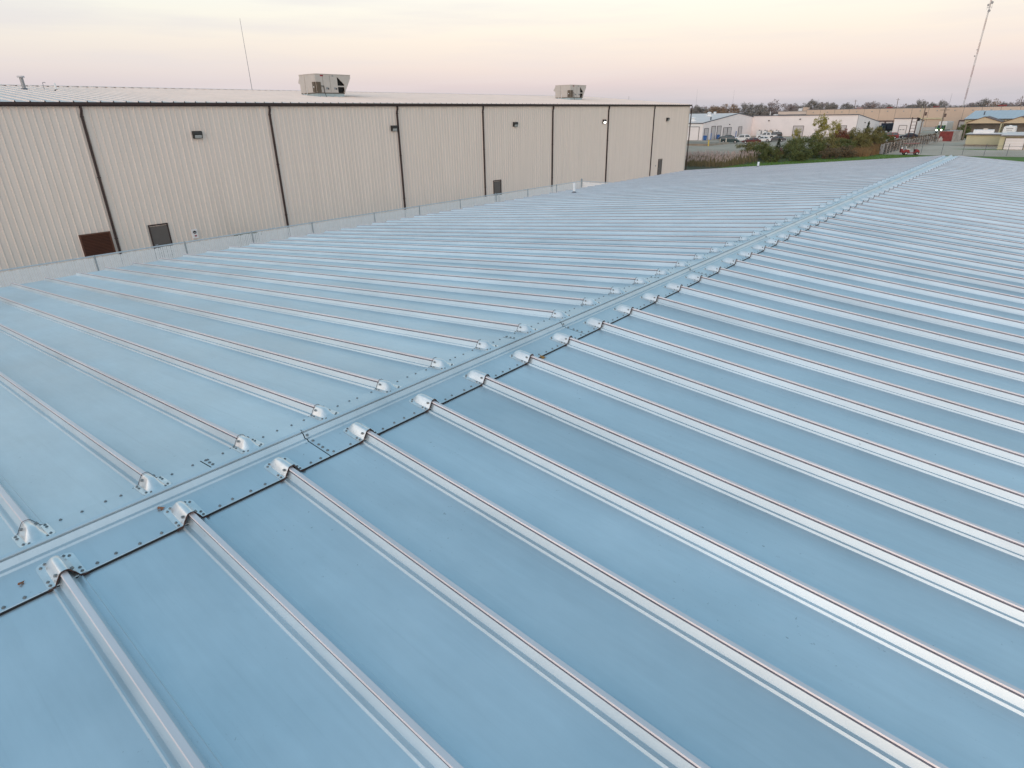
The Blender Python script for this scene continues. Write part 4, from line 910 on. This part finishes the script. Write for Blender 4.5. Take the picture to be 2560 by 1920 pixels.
MB().box(-1.3, 1.3, -.06, .06, 63.9, 64.1).box(-1.2, -1.1, -.06, .06, 62.8, 66).box(1.1, 1.2, -.06, .06, 63.2, 67).build('antenna_frame', 'grey', lt)

# ------------------------------------------------------------------ trees and shrubs
def crown_mesh(seed, n_clump, per, rx, rz, size, m, cone=False, clump=.34, flat=.9):
    r = random.Random(seed); b = MB()
    for _ in range(n_clump):
        while True:
            p = Vector((r.uniform(-1, 1), r.uniform(-1, 1), r.uniform(-1, 1)))
            if .15 < p.length < 1: break
        if cone: 
            h = (p.z+1)/2; f = (1-h)*1.0+.04; p.x *= f; p.y *= f
        c = (p.x*rx, p.y*rx, p.z*rz)
        k = clump*r.uniform(.6, 1.25)*(1 if not cone else .7)
        leafcards(b, c, per, (rx*k, rx*k, rz*k*.8), size, flat, r)
    return b.mesh('crown', m)
def trunk_mesh(seed, h, rx, rz, zc, r0, m='bark', limbs=9, twig=True):
    r = random.Random(seed); b = MB(); top = zc+rz*.55
    pts = [Vector((0, 0, -.1))]; k = 5
    for i in range(1, k+1): pts.append(Vector((r.uniform(-.05, .05)*h, r.uniform(-.05, .05)*h, top*i/k)))
    for i in range(k): b.tube(pts[i], pts[i+1], r0*(1-.8*i/k), r0*(1-.8*(i+1)/k), 7)
    for _ in range(limbs):
        i = r.randint(1, k-1); a = pts[i]; th = r.uniform(0, 2*pi); L = rx*r.uniform(.5, .95)
        e = a+Vector((cos(th)*L, sin(th)*L, rz*r.uniform(.3, .9))); mid = (a+e)/2+Vector((0, 0, rz*.12))
        b.tube(a, mid, r0*.35, r0*.22, 5); b.tube(mid, e, r0*.22, r0*.06, 5)
        if twig:
            for _ in range(4):
                th2 = r.uniform(0, 2*pi); s_ = mid.lerp(e, r.uniform(.2, 1)); b.tube(s_, s_+Vector((cos(th2)*rx*.3, sin(th2)*rx*.3, rz*r.uniform(.15, .5))), r0*.10, r0*.03, 4, False)
    return b.mesh('trunk', m)
def plant(name, label, cat, x, y, h, rx, crown, trunk, group=None, base=.18, rz=0, sc=None):
    # meshes are built for unit crown radius 1 (rx) and half-height 1
    t = thing(name, label, cat, (x, y, 0), rz, group)
    c = obj('crown', crown, t, (0, 0, h*(1+base)/2)); c.scale = (rx, rx, h*(1-base)/2*1.05)
    if trunk:
        k = obj('trunk', trunk, t); k.scale = (rx, rx, h)
    return t
TR = [trunk_mesh(20+i, 1, .9, .42, .55, .035) for i in range(3)]
def crowns(m, seed, n=26, per=60, size=.085, **k): return crown_mesh(seed, n, per, 1, 1, size, m, **k)
CRS = {}
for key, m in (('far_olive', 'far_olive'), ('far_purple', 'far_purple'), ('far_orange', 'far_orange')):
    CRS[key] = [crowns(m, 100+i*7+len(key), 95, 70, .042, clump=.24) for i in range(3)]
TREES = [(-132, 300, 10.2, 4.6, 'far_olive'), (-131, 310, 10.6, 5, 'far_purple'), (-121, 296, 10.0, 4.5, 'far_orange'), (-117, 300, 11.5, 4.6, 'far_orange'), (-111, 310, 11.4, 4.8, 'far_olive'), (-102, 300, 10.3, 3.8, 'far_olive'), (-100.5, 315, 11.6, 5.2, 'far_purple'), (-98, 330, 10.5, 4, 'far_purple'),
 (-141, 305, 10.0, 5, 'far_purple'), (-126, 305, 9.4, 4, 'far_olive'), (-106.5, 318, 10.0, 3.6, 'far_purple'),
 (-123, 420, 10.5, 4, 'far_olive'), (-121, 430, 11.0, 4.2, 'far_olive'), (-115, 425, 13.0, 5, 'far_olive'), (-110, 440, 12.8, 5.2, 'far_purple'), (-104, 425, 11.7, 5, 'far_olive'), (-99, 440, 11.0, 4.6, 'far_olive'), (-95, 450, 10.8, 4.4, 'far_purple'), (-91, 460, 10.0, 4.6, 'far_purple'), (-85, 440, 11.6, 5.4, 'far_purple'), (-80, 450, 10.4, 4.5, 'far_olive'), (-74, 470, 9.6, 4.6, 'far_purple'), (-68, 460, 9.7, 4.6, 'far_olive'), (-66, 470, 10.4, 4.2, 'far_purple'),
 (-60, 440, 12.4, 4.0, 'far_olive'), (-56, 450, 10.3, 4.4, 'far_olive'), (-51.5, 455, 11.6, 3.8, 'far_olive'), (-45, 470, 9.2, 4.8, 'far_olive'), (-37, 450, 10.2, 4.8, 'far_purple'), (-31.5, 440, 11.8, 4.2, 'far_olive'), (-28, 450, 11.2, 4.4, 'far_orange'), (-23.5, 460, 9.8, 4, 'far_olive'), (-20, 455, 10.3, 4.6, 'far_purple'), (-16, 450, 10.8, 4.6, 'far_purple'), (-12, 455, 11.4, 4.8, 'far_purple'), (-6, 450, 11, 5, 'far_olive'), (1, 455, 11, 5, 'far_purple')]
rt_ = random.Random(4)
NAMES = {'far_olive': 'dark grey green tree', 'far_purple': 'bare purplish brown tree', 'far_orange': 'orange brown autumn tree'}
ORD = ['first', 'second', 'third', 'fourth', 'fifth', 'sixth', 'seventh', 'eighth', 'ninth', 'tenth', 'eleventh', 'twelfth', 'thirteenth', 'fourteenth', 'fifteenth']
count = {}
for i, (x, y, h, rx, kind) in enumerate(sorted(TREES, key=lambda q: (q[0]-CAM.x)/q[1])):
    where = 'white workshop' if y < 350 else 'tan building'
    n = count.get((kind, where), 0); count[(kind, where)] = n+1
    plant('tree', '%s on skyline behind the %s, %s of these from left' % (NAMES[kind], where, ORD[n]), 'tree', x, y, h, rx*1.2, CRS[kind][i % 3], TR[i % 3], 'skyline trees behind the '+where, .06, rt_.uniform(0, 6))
# belt of distant woods filling the skyline
wb = MB(); rw = random.Random(9)
for k in range(1000):
    x = rw.uniform(-330, 90); y = rw.uniform(480, 620)
    if x < -150: y = rw.uniform(330, 420)
    leafcards(wb, (x, y, rw.uniform(2, 8)), 26, (4.5, 3.5, 3.0), .6, .9, rw)
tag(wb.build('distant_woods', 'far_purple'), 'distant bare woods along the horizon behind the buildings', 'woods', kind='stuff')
LC = {k: [crowns(k, 300+i*11+len(k), 64, 70, .055, clump=.30) for i in range(2)] for k in ('lf_green', 'lf_olive', 'lf_red', 'lf_brown')}
LC['lf_yellow'] = [crown_mesh(411+i, 62, 52, 1, 1, .055, 'lf_yellow', clump=.25) for i in range(2)]
LC['lf_conif'] = [crown_mesh(511, 46, 60, 1, 1, .055, 'lf_conif', cone=True)]
SH = [ # x, y, height, radius, foliage, name, label
 (-36.0, 149.8, 6.7, 1.75, 'lf_yellow', 'tree', 'tallest yellow green young tree among the shrubs'),
 (-31.9, 146.5, 5.6, 1.55, 'lf_yellow', 'tree', 'second yellow green tree right of the tallest one'),
 (-41.9, 154.8, 4.0, 1.0, 'lf_yellow', 'tree', 'small yellow leaved sapling left of the tall yellow tree'),
 (-30.4, 145.5, 4.2, 1.45, 'lf_red', 'shrub', 'russet red shrub below the second yellow tree'),
 (-29.6, 152.3, 4.0, 2.0, 'lf_olive', 'shrub', 'olive shrub right of the russet red shrub'),
 (-28.6, 159.8, 3.9, 1.9, 'lf_olive', 'shrub', 'olive shrub in front of the small conifer'),
 (-30.2, 167.2, 4.9, 1.0, 'lf_conif', 'conifer_tree', 'small dark conifer poking above the shrubs'),
 (-26.6, 160.9, 4.1, 1.5, 'lf_olive', 'shrub', 'rightmost tall olive shrub near the navy truck'),
 (-29.0, 120.6, 3.9, 2.2, 'lf_green', 'shrub', 'dark green bushy shrub in the middle of the hedge'),
 (-31.4, 117.3, 3.1, 1.7, 'lf_green', 'shrub', 'dark green shrub left of the middle of the hedge'),
 (-27.6, 125.5, 3.5, 1.9, 'lf_olive', 'shrub', 'tall olive shrub below the tallest yellow tree'),
 (-26.2, 131.0, 2.7, 1.9, 'lf_green', 'shrub', 'dark green shrub below the russet red shrub'),
 (-31.6, 156.4, 3.0, 1.9, 'lf_green', 'shrub', 'dark green shrub behind the olive shrubs'),
 (-24.8, 137.5, 3.2, 1.7, 'lf_olive', 'shrub', 'olive shrub just left of the orange dry grass'),
 (-34.8, 120.7, 2.95, .85, 'lf_conif', 'conifer_tree', 'little dark conifer near the parking lot edge'),
 (-33.0, 115.6, 1.8, .8, 'lf_red', 'shrub', 'low orange red shrub under the little conifer'),
 (-40.7, 122.3, 2.3, 2.2, 'lf_olive', 'shrub', 'low olive brown shrub at the left end of hedge'),
 (-37.2, 117.5, 2.6, 2.0, 'lf_olive', 'shrub', 'rounded olive shrub behind the reeds'),
 (-34.4, 111.8, 2.7, 1.8, 'lf_green', 'shrub', 'dark shrub right of the reeds'),
 (-31.6, 107.8, 2.3, 1.6, 'lf_green', 'shrub', 'dark green shrub closest to the far roof edge'),
 (-28.4, 111.5, 2.6, 1.8, 'lf_green', 'shrub', 'dark green shrub at the front of the hedge centre'),
 (-33.5, 127.0, 2.7, 1.9, 'lf_olive', 'shrub', 'olive shrub behind the little conifer'),
 (-30.5, 133.0, 2.7, 1.9, 'lf_brown', 'shrub', 'brownish shrub under the tallest yellow tree'),
 (-29.0, 139.0, 2.6, 1.8, 'lf_olive', 'shrub', 'olive shrub under the second yellow tree'),
 (-27.0, 145.0, 2.5, 1.7, 'lf_brown', 'shrub', 'brown shrub right of the russet red shrub'),
 (-25.2, 152.0, 3.0, 1.7, 'lf_olive', 'shrub', 'olive shrub behind the orange grass'),
 (-24.2, 158.0, 2.9, 1.5, 'lf_green', 'shrub', 'dark shrub beside the vine covered fence'),
 (-25.6, 119.5, 1.7, 1.6, 'lf_brown', 'shrub', 'low brown brush at the lawn edge in front of hedge'),
 (-24.2, 124.0, 1.9, 1.7, 'lf_brown', 'shrub', 'low brown brush right of hedge centre at lawn edge'),
 (-15.6, 205.5, 3.6, 1.6, 'lf_green', 'shrub', 'dark green bush between the container and the carport'),
 (-14.8, 208.5, 3.0, 1.4, 'lf_conif', 'shrub', 'blackish bush beside the carport corner')]
for i, (x, y, h, r, k, nm, lab) in enumerate(SH):
    treeish = nm == 'tree'
    plant(nm, lab, nm.replace('_', ' ').replace('conifer tree', 'conifer'), x, y, h, r, LC[k][i % len(LC[k])], TR[i % 3] if treeish or h > 2 else TR[i % 3], None, .22 if treeish else .0, rt_.uniform(0, 6))
# reeds
rd = MB(); pl = MB(); rr = random.Random(21)
def blade(b, x, y, h, w, lean):
    a = rr.uniform(0, 2*pi); dx_, dy_ = cos(a)*w, sin(a)*w; l = rr.uniform(0, lean); t2 = rr.uniform(0, 2*pi)
    mx, my = x+cos(t2)*l*.35, y+sin(t2)*l*.35; ex, ey = x+cos(t2)*l, y+sin(t2)*l
    b.add([(x-dx_, y-dy_, 0), (x+dx_, y+dy_, 0), (mx+dx_*.8, my+dy_*.8, h*.6), (mx-dx_*.8, my-dy_*.8, h*.6), (ex, ey, h)], [(0, 1, 2, 3), (3, 2, 4)])
    return ex, ey
for _ in range(4200):
    t_ = rr.random(); u = rr.random()
    x = -46+t_*12.5; y = 91+u*15+t_*2.0
    if y < 92 and x > -40: continue
    h = rr.uniform(.8, 1.5)*(1 if u > .2 else .8)
    ex, ey = blade(rd, x, y, h, .02, .5)
    if rr.random() < .3:
        a = rr.uniform(0, 2*pi); pl.add([(ex, ey, h-.15), (ex+cos(a)*.05, ey+sin(a)*.05, h+.10), (ex+cos(a)*.12, ey+sin(a)*.12, h+.42), (ex-cos(a)*.04, ey-sin(a)*.04, h+.15)], [(0, 1, 2, 3)])
ro = tag(rd.build('reeds', 'reed'), 'tall tan reeds growing by the corner of the warehouse', 'reeds', kind='stuff'); pl.build('plumes', 'plume', ro)['kind'] = 'stuff'
dg = MB()
for _ in range(5200):
    t_ = rr.random(); x = -25.5+t_*4.6+rr.uniform(-1.6, 1.0); y = 126+t_*0+rr.uniform(0, 34); 
    if x > -20.9: continue
    blade(dg, x, y, rr.uniform(.6, 1.5), .03, .5)
tag(dg.build('dry_grass', 'drygrass'), 'orange brown dry grass between hedge and vine fence', 'grass', kind='stuff')
tg = MB()
for _ in range(9000):
    x = rr.uniform(-34, -14); y = rr.uniform(95, 134)
    if x > -20 or y < 136: 
        if x < -29+(y-112)*.6 and y > 100 and x < -23: pass
        blade(tg, x, y, rr.uniform(.05, .16), .03, .08)
tag(tg.build('lawn_grass', 'lawn'), 'short green grass beyond the far roof edge', 'grass', kind='stuff')
